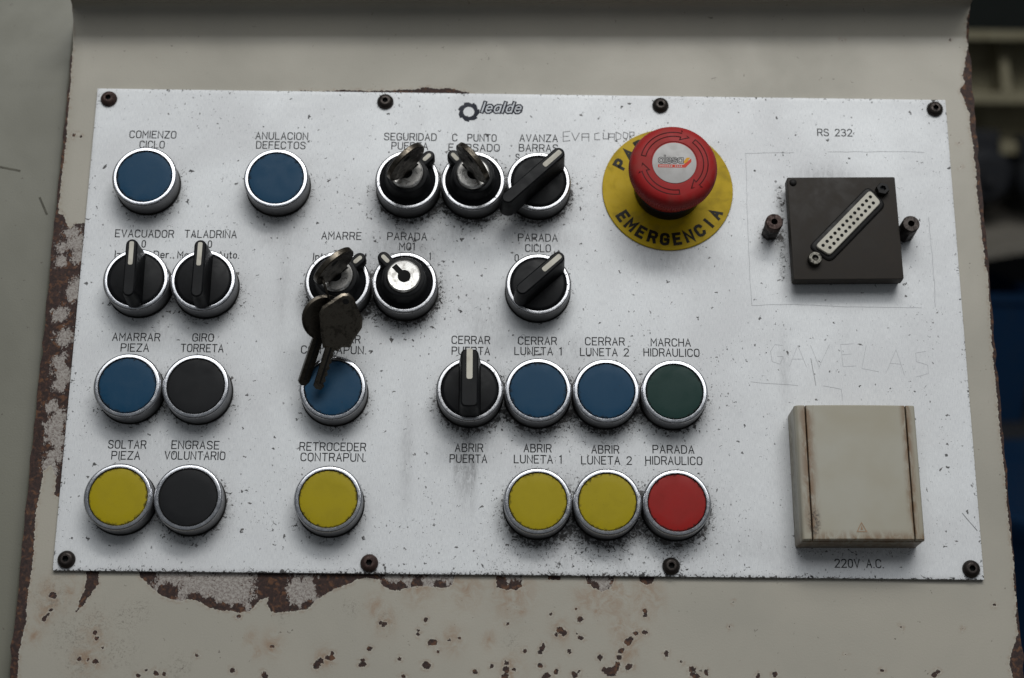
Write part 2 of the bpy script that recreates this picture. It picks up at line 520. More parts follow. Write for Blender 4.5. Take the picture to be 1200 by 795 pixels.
RIGHT_PAINT = [(216.93, 172.74), (216.02, 168.99), (214.44, 161.99), (212.98, 153.77), (213.26, 146.74), (213.96, 145.1), (212.11, 138.77), (211.38, 133.03), (209.85, 129.02), (210.28, 123.97), (207.56, 120.46), (208.64, 118.55), (209.75, 114.98), (210.46, 110.52), (211.91, 108.32), (211.27, 101.65), (212.06, 94.82), (212.01, 84.94), (212.48, 79.72), (211.96, 68.02), (212.52, 55.16), (212.66, 44.54), (213.17, 36.11), (212.31, 32.74), (213.74, 28.58), (213.26, 10.74), (212.82, -8.87), (212.87, -15.33), (213.24, -54.57), (213.52, -64.66), (213.55, -77.73), (213.91, -101.95), (214.45, -106.43), (213.44, -113.88), (214.02, -124.21), (212.84, -129.36), (213.69, -135.19), (211.9, -140.29), (209.21, -146.1), (208.65, -151.36), (209.68, -157.58)]
LEFT_PAINT = [(-215.07, 148.29), (-214.26, 134.65), (-213.66, 121.15), (-213.47, 110.0), (-212.89, 85.83), (-213.29, 72.82), (-213.5, 62.09), (-213.31, 51.45), (-214.49, 30.44), (-208.57, -73.21), (-210.09, -88.41), (-209.39, -103.39), (-209.42, -114.5), (-210.17, -125.52), (-210.33, -131.35), (-209.39, -133.52), (-210.2, -140.04), (-211.48, -149.03), (-210.96, -161.48)]
SCRATCHES = [[(104.37, 85.11), (103.92, 50.73), (104.02, 21.41), (104.38, 10.29)], [(104.37, 85.11), (126.77, 85.87)], [(142.8, 86.53), (178.85, 87.05), (188.04, 86.75)], [(104.37, 9.88), (123.38, 10.53), (150.48, 9.65), (181.53, 9.63)], [(187.75, 53.99), (188.27, 22.51), (187.77, 10.12)], [(192.9, -85.26), (198.66, -92.75)], [(129.91, -14.96), (131.58, -27.73)], [(102.63, -26.49), (123.56, -27.83)], [(135.02, -27.69), (142.96, -29.19), (143.04, -34.73)]]
HANDWRITING = [[(22.25, 95.29), (19.05, 94.81), (19.04, 89.99), (22.23, 90.48)], [(19.04, 92.62), (21.44, 92.65)], [(23.05, 94.43), (24.63, 90.51), (26.64, 94.48)], [(27.82, 90.56), (27.84, 94.06), (31.04, 94.11), (31.01, 90.17)], [(27.83, 92.31), (31.03, 92.35)], [(35.84, 94.61), (33.84, 94.15), (33.82, 91.08), (36.21, 91.12)], [(37.84, 94.64), (37.81, 91.58), (40.21, 91.61), (40.24, 94.68)], [(40.21, 91.17), (40.64, 94.25), (43.04, 94.28), (43.0, 91.21)], [(40.62, 92.49), (43.02, 92.53)], [(43.85, 95.17), (43.8, 91.22), (45.81, 91.69), (46.24, 93.89), (43.85, 95.17)], [(47.45, 95.22), (47.02, 93.02), (47.81, 91.72), (49.01, 92.18), (49.44, 94.37), (47.45, 95.22)], [(50.19, 90.88), (50.26, 95.26), (52.26, 95.29), (52.23, 93.54), (50.22, 93.07), (52.58, 90.48)]]
GAVELAS = [[(117.5, -9.08), (114.06, -8.72), (112.0, -11.97), (112.57, -16.78), (115.97, -17.94), (117.66, -14.31), (114.97, -14.34)], [(120.13, -19.09), (124.43, -8.99), (127.8, -19.0)], [(121.83, -15.47), (126.43, -15.41)], [(130.2, -8.92), (133.55, -18.93), (138.69, -8.41)], [(149.5, -7.87), (143.7, -8.35), (144.29, -18.8), (150.06, -18.33)], [(144.21, -13.18), (148.46, -12.73)], [(155.23, -8.61), (152.68, -19.5), (160.25, -21.01)], [(163.27, -21.77), (168.59, -10.46), (171.65, -22.47)], [(165.49, -16.94), (170.46, -17.28)], [(182.02, -11.1), (177.34, -11.97), (177.46, -15.99), (182.34, -17.54), (182.45, -21.54), (176.97, -23.2)]]

# ------------------------------------------------------------------ materials
def make_plate_mat():
    n = NT('white_anodised_sheet')
    dirt = n.attr('dirt')          # dirt gathered round the fittings (0..1)
    smear = n.attr('smear')        # grey wipe marks
    edge = n.attr('edge')          # 1 at the worn rim of the sheet
    grain = n.noise(1.0, 2, 0.5, 0, n.stretch(n.mm, (5.0, 0.35, 1)))
    cloud = n.noise(0.018, 4, 0.6, 0.5)
    fine = n.noise(3.2, 2, 0.6)
    col = n.mix(n.step(cloud, 0.3, 0.7), lam((214, 216, 217)), lam((205, 206, 207)))
    col = n.mix(n.m('MULTIPLY', n.step(grain, 0.35, 0.7), 0.30), col, lam((160, 163, 167)))
    col = n.mix(n.m('MULTIPLY', n.step(fine, 0.48, 0.72), 0.26), col, lam((156, 157, 159)))
    col = n.mix(n.m('MULTIPLY', smear, n.step(n.noise(0.35, 4, 0.7, 1.0, n.stretch(n.mm, (1.6, 0.5, 1))), 0.3, 0.7, 0.25, 0.95)), col, lam((104, 103, 104)))
    # soft grease film
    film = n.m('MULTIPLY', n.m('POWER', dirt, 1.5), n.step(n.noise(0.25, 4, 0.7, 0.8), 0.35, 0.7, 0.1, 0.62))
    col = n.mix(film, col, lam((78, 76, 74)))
    # chips and stuck swarf: small dark curls, thicker near the fittings
    sp1 = n.noise(0.46, 3, 0.6, 1.8)
    sp2 = n.noise(0.95, 2, 0.5, 1.2)
    patch = n.noise(0.05, 2, 0.5)
    t1 = n.m('SUBTRACT', n.m('SUBTRACT', 0.715, n.m('MULTIPLY', dirt, 0.15)), n.m('MULTIPLY', n.step(patch, 0.4, 0.7), 0.03))
    t1 = n.m('SUBTRACT', t1, n.m('MULTIPLY', edge, 0.12))
    c1 = n.step(n.m('SUBTRACT', sp1, t1), 0.0, 0.018)
    t2 = n.m('SUBTRACT', 0.735, n.m('MULTIPLY', dirt, 0.17))
    c2 = n.step(n.m('SUBTRACT', sp2, t2), 0.0, 0.03)
    sp = n.m('MAXIMUM', c1, n.m('MULTIPLY', c2, 0.8))
    both = n.m('ADD', dirt, n.m('MULTIPLY', edge, 0.6))
    sp = n.m('MAXIMUM', sp, n.m('MULTIPLY', n.flecks(0.095, 0.37, 0.36, both, 0.5, 1, (1, 0.62, 0)), 0.95))
    clus = n.m('ADD', both, n.step(n.noise(0.03, 3, 0.6, 0.5), 0.45, 0.72, -0.25, 0.30))
    sp = n.m('MAXIMUM', sp, n.m('MULTIPLY', n.flecks(0.16, 0.28, 0.36, clus, 0.6, 2, (0.55, 1, 0)), 0.9))
    sp = n.m('MAXIMUM', sp, n.m('MULTIPLY', n.flecks(0.30, 0.21, 0.24, clus, 0.7, 4, (1, 0.6, 0)), 0.8))
    sp = n.m('MAXIMUM', sp, n.m('MULTIPLY', n.flecks(0.55, 0.15, 0.10, clus, 0.7, 3), 0.65))
    goo = n.step(n.m('ADD', dirt, n.m('MULTIPLY', n.m('SUBTRACT', n.noise(0.5, 4, 0.65, 0.8), 0.5), 1.1)), 0.93, 1.05)
    sp = n.m('MAXIMUM', sp, n.m('MULTIPLY', goo, 0.92))
    tint = n.mix(n.step(n.noise(0.3, 1), 0.45, 0.6), lam((38, 36, 35)), lam((70, 66, 64)))
    col = n.mix(n.m('MULTIPLY', sp, 0.93), col, tint)
    rough = n.m('ADD', n.step(cloud, 0.3, 0.7, 0.46, 0.56), n.m('MULTIPLY', sp, 0.3))
    n.bump(n.m('ADD', n.m('MULTIPLY', grain, 0.25), n.m('MULTIPLY', sp, 0.8)), 0.03, 0.5)
    return n.out(col, rough, 0.10, 0.24)


def make_paint_mat(name='chipped_beige_paint', worn=True, c0=(160, 155, 143), c1=(151, 147, 136)):
    n = NT(name)
    cloud = n.noise(0.012, 4, 0.6, 0.3)
    orange = n.noise(1.3, 3, 0.5)
    fine = n.noise(4.0, 2, 0.5)
    col = n.mix(n.step(cloud, 0.3, 0.7), lam(c0), lam(c1))
    col = n.mix(n.m('MULTIPLY', n.step(fine, 0.45, 0.75), 0.12), col, lam((124, 119, 109)))
    speck = n.step(n.noise(0.5, 2, 0.5, 1.0), 0.735, 0.76)
    col = n.mix(n.m('MULTIPLY', speck, 0.8), col, lam((70, 62, 54)))
    rough = n.step(cloud, 0.3, 0.7, 0.40, 0.55)
    h = n.m('MULTIPLY', orange, 0.25)
    if worn:
        sd, primer, rblob, stain, scuff = (n.attr(k) for k in ('chip', 'primer', 'rust', 'stain', 'scuff'))
        wob = n.m('SUBTRACT', n.noise(0.42, 5, 0.62, 0.6), 0.5)
        wob2 = n.m('SUBTRACT', n.noise(1.5, 3, 0.6, 0.5), 0.5)
        d = n.m('ADD', sd, n.m('ADD', n.m('MULTIPLY', wob, 2.6), n.m('MULTIPLY', wob2, 1.0)))   # mm inside the chip
        st = n.m('MULTIPLY', stain, n.step(n.noise(0.16, 5, 0.7, 0.8), 0.34, 0.68))
        col = n.mix(n.m('MULTIPLY', st, 0.62), col, lam((128, 92, 58)))
        halo = n.m('MULTIPLY', n.step(d, -2.2, 0.1), n.step(n.noise(0.5, 4, 0.7), 0.42, 0.62))
        col = n.mix(n.m('MULTIPLY', halo, 0.42), col, lam((118, 88, 62)))
        sc = n.m('MULTIPLY', scuff, n.step(n.noise(0.75, 5, 0.75, 1.4), 0.50, 0.64))
        col = n.mix(n.m('MULTIPLY', sc, 0.6), col, lam((82, 74, 66)))
        # what lies under the paint: rust, or a mottled pale primer
        rn = n.noise(0.7, 5, 0.7, 0.4)
        rust = n.mix(n.step(rn, 0.35, 0.7), lam((42, 33, 31)), lam((68, 49, 43)))
        rust = n.mix(n.m('MULTIPLY', n.step(n.noise(0.35, 3, 0.6, 0.5), 0.52, 0.66), 0.7), rust, lam((104, 72, 50)))
        pr = n.mix(n.step(n.noise(0.9, 5, 0.75, 0.5), 0.40, 0.62), lam((160, 155, 149)), lam((120, 111, 106)))
        pr = n.mix(n.m('MULTIPLY', n.step(n.noise(1.7, 4, 0.75, 0.8), 0.56, 0.66), 0.55), pr, lam((72, 54, 50)))
        pm = n.m('MULTIPLY', n.step(primer, 0.02, 0.15), n.step(n.m('ADD', n.m('SUBTRACT', primer, rblob), n.m('ADD', n.m('MULTIPLY', n.m('SUBTRACT', n.noise(0.30, 6, 0.72, 0.9, n.stretch(n.mm, (1.2, 0.7, 1))), 0.5), 3.0), n.m('MULTIPLY', wob2, 1.3))), 0.42, 0.52))
        under = n.mix(pm, rust, pr)
        chip = n.step(d, -0.06, 0.10)
        rim = n.m('MULTIPLY', n.step(d, -0.45, -0.1), n.m('SUBTRACT', 1.0, chip))
        col = n.mix(n.m('MULTIPLY', rim, 0.45), col, lam((190, 184, 172)))  # highlight on the paint lip, painted as a paler edge
        col = n.mix(chip, col, under)
        rough = n.m('ADD', rough, n.m('MULTIPLY', chip, 0.35))
        h = n.m('ADD', h, n.m('SUBTRACT', n.m('MULTIPLY', n.m('MULTIPLY', chip, rn), 0.9), n.m('MULTIPLY', chip, 1.7)))
    n.bump(h, 0.22, 0.85)
    return n.out(col, rough, 0.0, 0.35)


M_PLATE = make_plate_mat()
M_PAINT = make_paint_mat()
M_PAINT2 = make_paint_mat('beige_paint', False, (110, 109, 97), (102, 101, 90))
M_RUST = metal('rusty_edge', lam((50, 36, 32)), lam((88, 58, 42)), 0.8, 0.7, 0.4, 0.0)
M_INK = plastic('engraving_ink', lam((30, 30, 32)), 0.6, lam((80, 80, 82)), 0.25, 0.0)
M_SCRATCH = plastic('scratch_grey', lam((160, 161, 163)), 0.6, lam((180, 182, 184)), 0.9, 0.0)
M_PENCIL = plastic('scratched_ink', lam((92, 92, 94)), 0.6, lam((150, 150, 152)), 0.9, 0.0)
M_SCUFF = plastic('scuff_grey', lam((78, 76, 68)), 0.7, lam((98, 96, 86)), 0.9, 0.0)
M_NAVY = plastic('emblem_navy', lam((26, 30, 42)), 0.5, lam((60, 62, 70)), 0.0, 0.0)
M_PALE = plastic('emblem_pale', lam((200, 203, 207)), 0.5, lam((170, 170, 172)), 0.3, 0.0)


def ring_mat():
    n = NT('nickel_bezel')
    v = n.varied()
    z = n.xyz()[2]
    a = n.noise(0.45, 5, 0.65, 0.6, v)
    b = n.noise(2.2, 3, 0.6, 0.0, v)
    wall_shade = n.step(n.m('ADD', z, n.m('MULTIPLY', n.m('SUBTRACT', a, 0.5), 5.0)), 0.5, 11.0, 0.97, 0.66)     # shade painted into the side wall, darkest at the foot
    wall_shade = n.m('MULTIPLY', wall_shade, n.step(z, 10.0, 10.7, 1.0, 0.0))
    pit = n.m('MULTIPLY', n.step(n.m('ADD', n.noise(1.0, 3, 0.6, 1.0, v), 0.0), n.m('SUBTRACT', 0.72, n.m('MULTIPLY', n._rnd, 0.10)), n.m('SUBTRACT', 0.76, n.m('MULTIPLY', n._rnd, 0.10))), 0.7)
    f = n.m('MAXIMUM', wall_shade, pit)
    col = n.mix(n.step(b, 0.4, 0.7), lam((206, 207, 210)), lam((176, 177, 182)))
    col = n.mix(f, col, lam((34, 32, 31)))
    n.bump(n.m('ADD', b, n.m('MULTIPLY', f, -0.6)), 0.006, 0.3)
    return n.out(col, n.m('ADD', n.step(a, 0.3, 0.75, 0.14, 0.24), n.m('MULTIPLY', f, 0.35)), n.m('SUBTRACT', 1.0, f))


def worn_ring_mat():
    n = NT('worn_nickel_bezel')
    v = n.varied()
    z = n.xyz()[2]
    a = n.noise(0.45, 5, 0.65, 0.6, v)
    wall_shade = n.step(n.m('ADD', z, n.m('MULTIPLY', n.m('SUBTRACT', a, 0.5), 5.0)), 1.5, 11.0, 0.98, 0.76)  # side wall darkened towards the plate, its shade put into the colour
    wall_shade = n.m('MULTIPLY', wall_shade, n.step(z, 10.0, 10.7, 1.0, 0.0))
    pit = n.m('MULTIPLY', n.step(n.noise(0.55, 5, 0.7, 1.0, v), 0.58, 0.64), 0.9)
    f = n.m('MAXIMUM', wall_shade, pit)
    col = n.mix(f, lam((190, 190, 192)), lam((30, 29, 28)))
    n.bump(n.m('ADD', a, n.m('MULTIPLY', f, -0.7)), 0.012, 0.35)
    return n.out(col, n.m('ADD', n.step(a, 0.3, 0.75, 0.18, 0.35), n.m('MULTIPLY', f, 0.3)), n.m('SUBTRACT', 1.0, f))


def cap_plastic(name, col, rough, dust, dust_amt):
    """button cap: hand-worn middle, oily dirt caught along the rim, a few fine scratches"""
    n = NT(name)
    v = n.varied()
    x, y, z = n.xyz()
    r = n.m('SQRT', n.m('ADD', n.m('MULTIPLY', x, x), n.m('MULTIPLY', y, y)))
    big = n.noise(0.12, 3, 0.6, 0.4, v)
    mid = n.noise(0.45, 4, 0.65, 0.8, v)
    fine = n.noise(1.8, 4, 0.7, 0.0, v)
    hair = n.noise(1.0, 2, 0.5, 0.0, n.stretch(v, (0.25, 3.0, 1)))
    f = n.m('ADD', n.m('MULTIPLY', n.step(big, 0.35, 0.80), dust_amt * 0.6), n.m('MULTIPLY', n.step(fine, 0.55, 0.78), dust_amt * 0.7))
    f = n.m('ADD', f, n.m('MULTIPLY', n.step(hair, 0.66, 0.74), 0.12))
    f = n.m('MULTIPLY', f, n.m('MULTIPLY_ADD', n._rnd, 1.0, 0.55))
    c = n.mix(f, col, dust)
    g = n.step(n.m('ADD', r, n.m('MULTIPLY', n.m('SUBTRACT', mid, 0.5), 5.5)), 11.5, 12.9)
    c = n.mix(n.m('MULTIPLY', g, 0.75), c, lam((22, 20, 18)))
    spot = n.step(n.noise(0.7, 3, 0.6, 1.2, v), 0.70, 0.73)
    c = n.mix(n.m('MULTIPLY', spot, 0.6), c, lam((34, 30, 27)))
    n.bump(n.m('ADD', fine, n.m('MULTIPLY', hair, 0.5)), 0.02, 0.5)
    return n.out(c, n.m('ADD', n.step(big, 0.3, 0.75, rough - 0.06, rough + 0.14), n.m('MULTIPLY', g, 0.2)), 0.0, 0.16)


M_RING = ring_mat()
M_RING_WORN = worn_ring_mat()
M_BLUE = cap_plastic('blue_button_plastic', lam((8, 55, 82)), 0.45, lam((64, 82, 98)), 0.32)
M_YELLOW = cap_plastic('yellow_button_plastic', lam((152, 136, 10)), 0.45, lam((116, 104, 30)), 0.25)
M_RED = cap_plastic('red_button_plastic', lam((138, 24, 20)), 0.45, lam((100, 44, 38)), 0.25)
M_GREEN = cap_plastic('green_button_plastic', lam((15, 46, 41)), 0.45, lam((46, 60, 56)), 0.22)
M_BLACK = plastic('black_plastic', lam((13, 14, 16)), 0.45, lam((42, 42, 44)), 0.18)
M_BLACK2 = cap_plastic('black_button_plastic', lam((19, 20, 22)), 0.5, lam((44, 44, 46)), 0.2)
M_RUBBER = plastic('oily_rubber', lam((22, 21, 20)), 0.5, lam((50, 46, 42)), 0.4)
M_WHITEMARK = plastic('ivory_inlay', lam((196, 192, 180)), 0.5, lam((130, 122, 110)), 0.4)
M_MUSH = plastic('red_mushroom_plastic', lam((148, 34, 34)), 0.52, lam((130, 66, 60)), 0.5, 0.03)
M_MUSHDARK = plastic('sunk_red_plastic', lam((70, 8, 8)), 0.6, lam((50, 16, 14)), 0.3)
M_DISC = plastic('yellow_warning_disc', lam((178, 150, 8)), 0.5, lam((120, 104, 48)), 0.5)
M_DISCINK = plastic('black_print', lam((34, 32, 26)), 0.5, lam((70, 66, 40)), 0.2, 0.0)
M_STICKER = plastic('silver_sticker', lam((176, 174, 172)), 0.4, lam((150, 146, 142)), 0.4, 0.0)
M_SRED = plastic('sticker_red', lam((190, 58, 40)), 0.5, lam((170, 90, 70)), 0.3, 0.0)
M_SORANGE = plastic('sticker_orange', lam((206, 150, 40)), 0.5, lam((190, 150, 80)), 0.3, 0.0)
M_SGREY = plastic('sticker_grey', lam((56, 55, 56)), 0.5, lam((130, 128, 126)), 0.3, 0.0)
M_LOCK = metal('lock_face', lam((196, 194, 190)), lam((110, 106, 100)), 0.30, 0.5, 0.4)
M_HOLE = plastic('dark_hole', lam((10, 10, 10)), 0.7, lam((20, 18, 16)), 0.2, 0.0)
M_KEY = metal('tarnished_key', lam((92, 86, 77)), lam((44, 41, 37)), 0.30, 0.8, 0.28)
M_KEY2 = metal('dark_tarnished_key', lam((74, 69, 62)), lam((38, 35, 32)), 0.34, 0.8, 0.28)
M_SCREW = metal('blackened_screw', lam((52, 47, 44)), lam((34, 28, 26)), 0.42, 0.8, 0.5, 0.75)
M_SCREWRUST = metal('rusty_screw', lam((62, 44, 38)), lam((40, 28, 25)), 0.55, 0.8, 0.5, 0.4)
M_CONN = plastic('dark_grey_cover', lam((44, 40, 36)), 0.55, lam((60, 55, 50)), 0.4, 0.02)
M_CONNBLK = plastic('connector_black', lam((18, 17, 17)), 0.45, lam((40, 38, 36)), 0.3)
M_INSERT = plastic('connector_insert', lam((186, 182, 170)), 0.5, lam((140, 134, 122)), 0.3)
M_JACK = metal('jack_screw', lam((96, 94, 88)), lam((46, 44, 41)), 0.45, 0.7, 0.6)
M_STANDOFF = metal('oily_standoff', lam((44, 38, 36)), lam((26, 24, 22)), 0.5, 0.8, 0.4, 0.5)


def ivory_mat():
    n = NT('aged_ivory_plastic')
    x, y, z = n.xyz()
    cloud = n.noise(0.035, 3, 0.5, 0.2)
    fine = n.noise(1.2, 4, 0.7)
    col = n.mix(n.step(cloud, 0.25, 0.8), lam((155, 152, 140)), lam((148, 142, 125)))
    # brown seep beside the two grooves of the lid, and along the low rim
    g1 = n.step(n.m('ABSOLUTE', n.m('ADD', x, 21.6)), 0.2, 5.0, 1.0, 0.0)
    g2 = n.step(n.m('ABSOLUTE', n.m('SUBTRACT', x, 22.0)), 0.2, 3.6, 1.0, 0.0)
    g3 = n.step(n.m('ADD', y, 29.5), 0.0, 5.0, 0.9, 0.0)
    g = n.m('MAXIMUM', n.m('MAXIMUM', g1, g2), g3)
    st = n.m('MULTIPLY', g, n.step(n.noise(0.16, 5, 0.7, 0.8, n.stretch(n.mm, (1.8, 0.6, 1))), 0.30, 0.60))
    col = n.mix(n.m('MULTIPLY', st, 0.85), col, lam((104, 74, 42)))
    dk = n.m('MULTIPLY', n.step(n.m('ADD', n.m('POWER', n.m('ADD', x, 20.5), 2.0), n.m('POWER', n.m('MULTIPLY', n.m('ADD', y, 22.0), 0.45), 2.0)), 0.5, 12.0, 1.0, 0.0), n.step(n.noise(0.8, 4, 0.7, 1.0), 0.44, 0.6))
    col = n.mix(n.m('MULTIPLY', dk, 0.85), col, lam((40, 33, 28)))
    low = n.step(z, 5.0, 15.0, 0.7, 0.0)
    col = n.mix(n.m('MULTIPLY', low, n.step(n.noise(0.3, 4, 0.7), 0.35, 0.65)), col, lam((104, 96, 84)))
    n.bump(fine, 0.02, 0.5)
    return n.out(col, n.step(cloud, 0.3, 0.7, 0.4, 0.5), 0.0, 0.4)


M_IVORY = ivory_mat()
M_GROOVE = plastic('groove_grime', lam((46, 32, 22)), 0.7, lam((70, 50, 34)), 0.5)
M_TRI = plastic('moulded_triangle', lam((150, 124, 100)), 0.5, lam((120, 100, 80)), 0.4, 0.0)


# ------------------------------------------------------------------ setting: the machine cabinet
def poly_sd(px, py, poly):
    """signed distance (mm, positive inside) of points to a polygon"""
    best = np.full(px.shape, 1e9)
    inside = np.zeros(px.shape, bool)
    n = len(poly)
    for i in range(n):
        (x0, y0), (x1, y1) = poly[i], poly[(i + 1) % n]
        dx, dy = x1 - x0, y1 - y0
        t = np.clip(((px - x0) * dx + (py - y0) * dy) / (dx * dx + dy * dy + 1e-12), 0, 1)
        best = np.minimum(best, np.hypot(px - x0 - t * dx, py - y0 - t * dy))
        c = (y0 > py) != (y1 > py)
        with np.errstate(divide='ignore', invalid='ignore'):
            xi = x0 + (py - y0) * dx / (dy if abs(dy) > 1e-12 else 1e-12)
        inside ^= c & (px < xi)
    return np.where(inside, best, -best)


def grid_mesh(name, P, mat, parent, attrs, smooth=True):
    """P: rows x cols x 3 array in mm"""
    r, c = P.shape[:2]
    me = bpy.data.meshes.new(name)
    me.vertices.add(r * c)
    me.vertices.foreach_set('co', (P.reshape(-1) * MM).astype(np.float32))
    i = np.arange(r * c).reshape(r, c)
    q = np.stack([i[:-1, :-1], i[:-1, 1:], i[1:, 1:], i[1:, :-1]], -1).reshape(-1)
    nf = (r - 1) * (c - 1)
    me.loops.add(nf * 4)
    me.loops.foreach_set('vertex_index', q.astype(np.int32))
    me.polygons.add(nf)
    me.polygons.foreach_set('loop_start', np.arange(0, nf * 4, 4, dtype=np.int32))
    me.polygons.foreach_set('use_smooth', np.ones(nf, bool))
    me.update(calc_edges=True)
    me.validate()
    me.materials.append(mat)
    for k, a in attrs.items():
        at = me.attributes.new(k, 'FLOAT', 'POINT')
        at.data.foreach_set('value', a.reshape(-1).astype(np.float32))
    me.set_sharp_from_angle(angle=math.radians(50))
    o = bpy.data.objects.new(name, me)
    COL.objects.link(o)
    o.parent = parent
    return o


cabinet = thing('machine_cabinet', 'beige painted steel machine front with peeling rusty paint behind the white control panel', 'machine cabinet', (0, -190, -2))
# one bent sheet: flat front, a fold, the hood leaning out over it, a second fold
fold = 145.5
prof = [(s, 0.0) for s in np.arange(-190.0, -106.0, 0.5)] + [(s, 0.0) for s in np.arange(-106.0, fold - 1.2, 1.1)]
ang, s0, z0 = 0.0, fold - 0.9, 0.0
for k in range(9):
    prof.append((s0, z0))
    ang = math.radians(22.0) * (k + 1) / 9
    s0 += 0.22 * math.cos(ang)
    z0 += 0.22 * math.sin(ang)
for k in range(12):
    prof.append((s0, z0))
    s0 += 1.0 * math.cos(ang)
    z0 += 1.0 * math.sin(ang)
for k in range(10):
    prof.append((s0, z0))
    ang = math.radians(22 + 62.0 * (k + 1) / 10)
    s0 += 0.35 * math.cos(ang)
    z0 += 0.35 * math.sin(ang)
for k in range(7):
    prof.append((s0, z0))
    s0 += 3.0 * math.cos(ang)
    z0 += 3.0 * math.sin(ang)
prof = np.array(prof)
xs = np.concatenate([np.arange(-214.6, 214.3, 0.6), [214.4]])
XX, SS = np.meshgrid(xs, prof[:, 0])
ZZ = np.repeat(prof[:, 1][:, None], len(xs), 1)
tilt_w = np.clip((SS - 100) / 40, 0, 1)
YY = SS + 0.0154 * XX * tilt_w
# the sheet is a little bruised along its free edges
rng = np.random.default_rng(3)
wob = np.interp(SS[:, 0], np.linspace(-190, 240, 90), rng.normal(0, 0.28, 90))
EX = np.clip((np.abs(XX) - 208) / 6.5, 0, 1)
XX = XX + np.sign(XX) * EX * wob[:, None]
ZZ = ZZ - 0.5 * EX ** 2
chip = np.full(XX.shape, -30.0)
for poly in [PEEL, SIDE_WEAR] + PATCHES:
    chip = np.maximum(chip, poly_sd(XX, YY, poly))
for x, y, r in SPOTS:
    k = 0.75 + 0.5 * rng.random()
    a = rng.random() * 3.14
    u = (XX - x) * math.cos(a) + (YY - y) * math.sin(a)
    v = -(XX - x) * math.sin(a) + (YY - y) * math.cos(a)
    chip = np.maximum(chip, r * 0.80 - np.hypot(u / k, v * k))
ed = np.array(sorted(RIGHT_PAINT, key=lambda p: p[1]))
bx = np.interp(YY, ed[:, 1], ed[:, 0], left=212.8, right=213.6)
chip = np.maximum(chip, (XX - bx) * 1.0)
el = np.array(sorted(LEFT_PAINT, key=lambda p: p[1]))
bl = np.interp(YY, el[:, 1], el[:, 0], left=-210.5, right=-214.9)
chip = np.maximum(chip, (bl - XX) * 1.0)
primer = np.zeros(XX.shape)
for x, y, r in PRIMER:
    primer = np.maximum(primer, 1.05 * np.exp(-0.55 * ((XX - x) ** 2 + (YY - y) ** 2) / r ** 2))
rustb = np.zeros(XX.shape)
for x, y, r in RUST_BLOBS:
    rustb = np.maximum(rustb, np.clip(1.6 - np.hypot(XX - x, YY - y) / r, 0, 1))
stain = np.zeros(XX.shape)
for x, y, r in STAINS:
    stain = np.maximum(stain, np.exp(-((XX - x) ** 2 + ((YY - y) / 1.25) ** 2) / (0.8 * r) ** 2))
scuff = np.zeros(XX.shape)
for x, y, r in SCUFFS:
    scuff = np.maximum(scuff, np.exp(-((XX - x) ** 2 + (YY - y) ** 2) / r ** 2))
# returns of the sheet at both ends
P = np.stack([XX, YY + 190.0, ZZ], -1)
Lc, Rc = P[:, :1].copy(), P[:, -1:].copy()
Lc[..., 2] -= 22
Rc[..., 2] -= 22
P = np.concatenate([Lc, P, Rc], 1)
pad = lambda a: np.concatenate([a[:, :1], a, a[:, -1:]], 1)
b = MB()
b.box(-212.5, 212.5, -700, 140, -320, -20)
b.xf(Matrix.Translation((0, 190, 0)))
b.build('cabinet_body', M_PAINT2, cabinet)
grid_mesh('front_sheet', P, M_PAINT, cabinet, {k: pad(v) for k, v in dict(chip=chip, primer=primer, rust=rustb, stain=stain, scuff=scuff).items()})

side = thing('side_cabinet', 'plain greenish beige cabinet side left of the control panel, with two short dark scuffs', 'cabinet', (-330, -250, -90))
b = MB()
b.prism(rrect(0, 0, 227, 600, 3, 4), 0, 77, 2.0)
b.xf(Matrix.Translation((0, 250, 0)))
side_body = b.build('side_panel', M_PAINT2, side)
b = MB()
for pts in ([(-245.5, 79), (-236.3, 77.2)], [(-225.5, 63.5), (-221.6, 55.5)]):
    b.ribbon([(x + 330, y + 250) for x, y in pts], 1.0, 77.08)
b.build('scuff_mark', M_SCUFF, side)

# ------------------------------------------------------------------ the control panel sheet
HH = 114.19
XK = [7.3 + 29.93 * k for k in range(-6, 3)]
YK = [64.8, 14.9, -34.5, -84.2]
ROUND = [(XK[0], YK[0]), (XK[2], YK[0]), (XK[4], YK[0]), (XK[5], YK[0]), (XK[6], YK[0]),
         (XK[0], YK[1]), (XK[1], YK[1]), (XK[3], YK[1]), (XK[4], YK[1]), (XK[6], YK[1]),
         (XK[0], YK[2]), (XK[1], YK[2]), (XK[3], YK[2]), (XK[5], YK[2]), (XK[6], YK[2]), (XK[7], YK[2]), (XK[8], YK[2]),
         (XK[0], YK[3]), (XK[1], YK[3]), (XK[3], YK[3]), (XK[6], YK[3]), (XK[7], YK[3]), (XK[8], YK[3])]

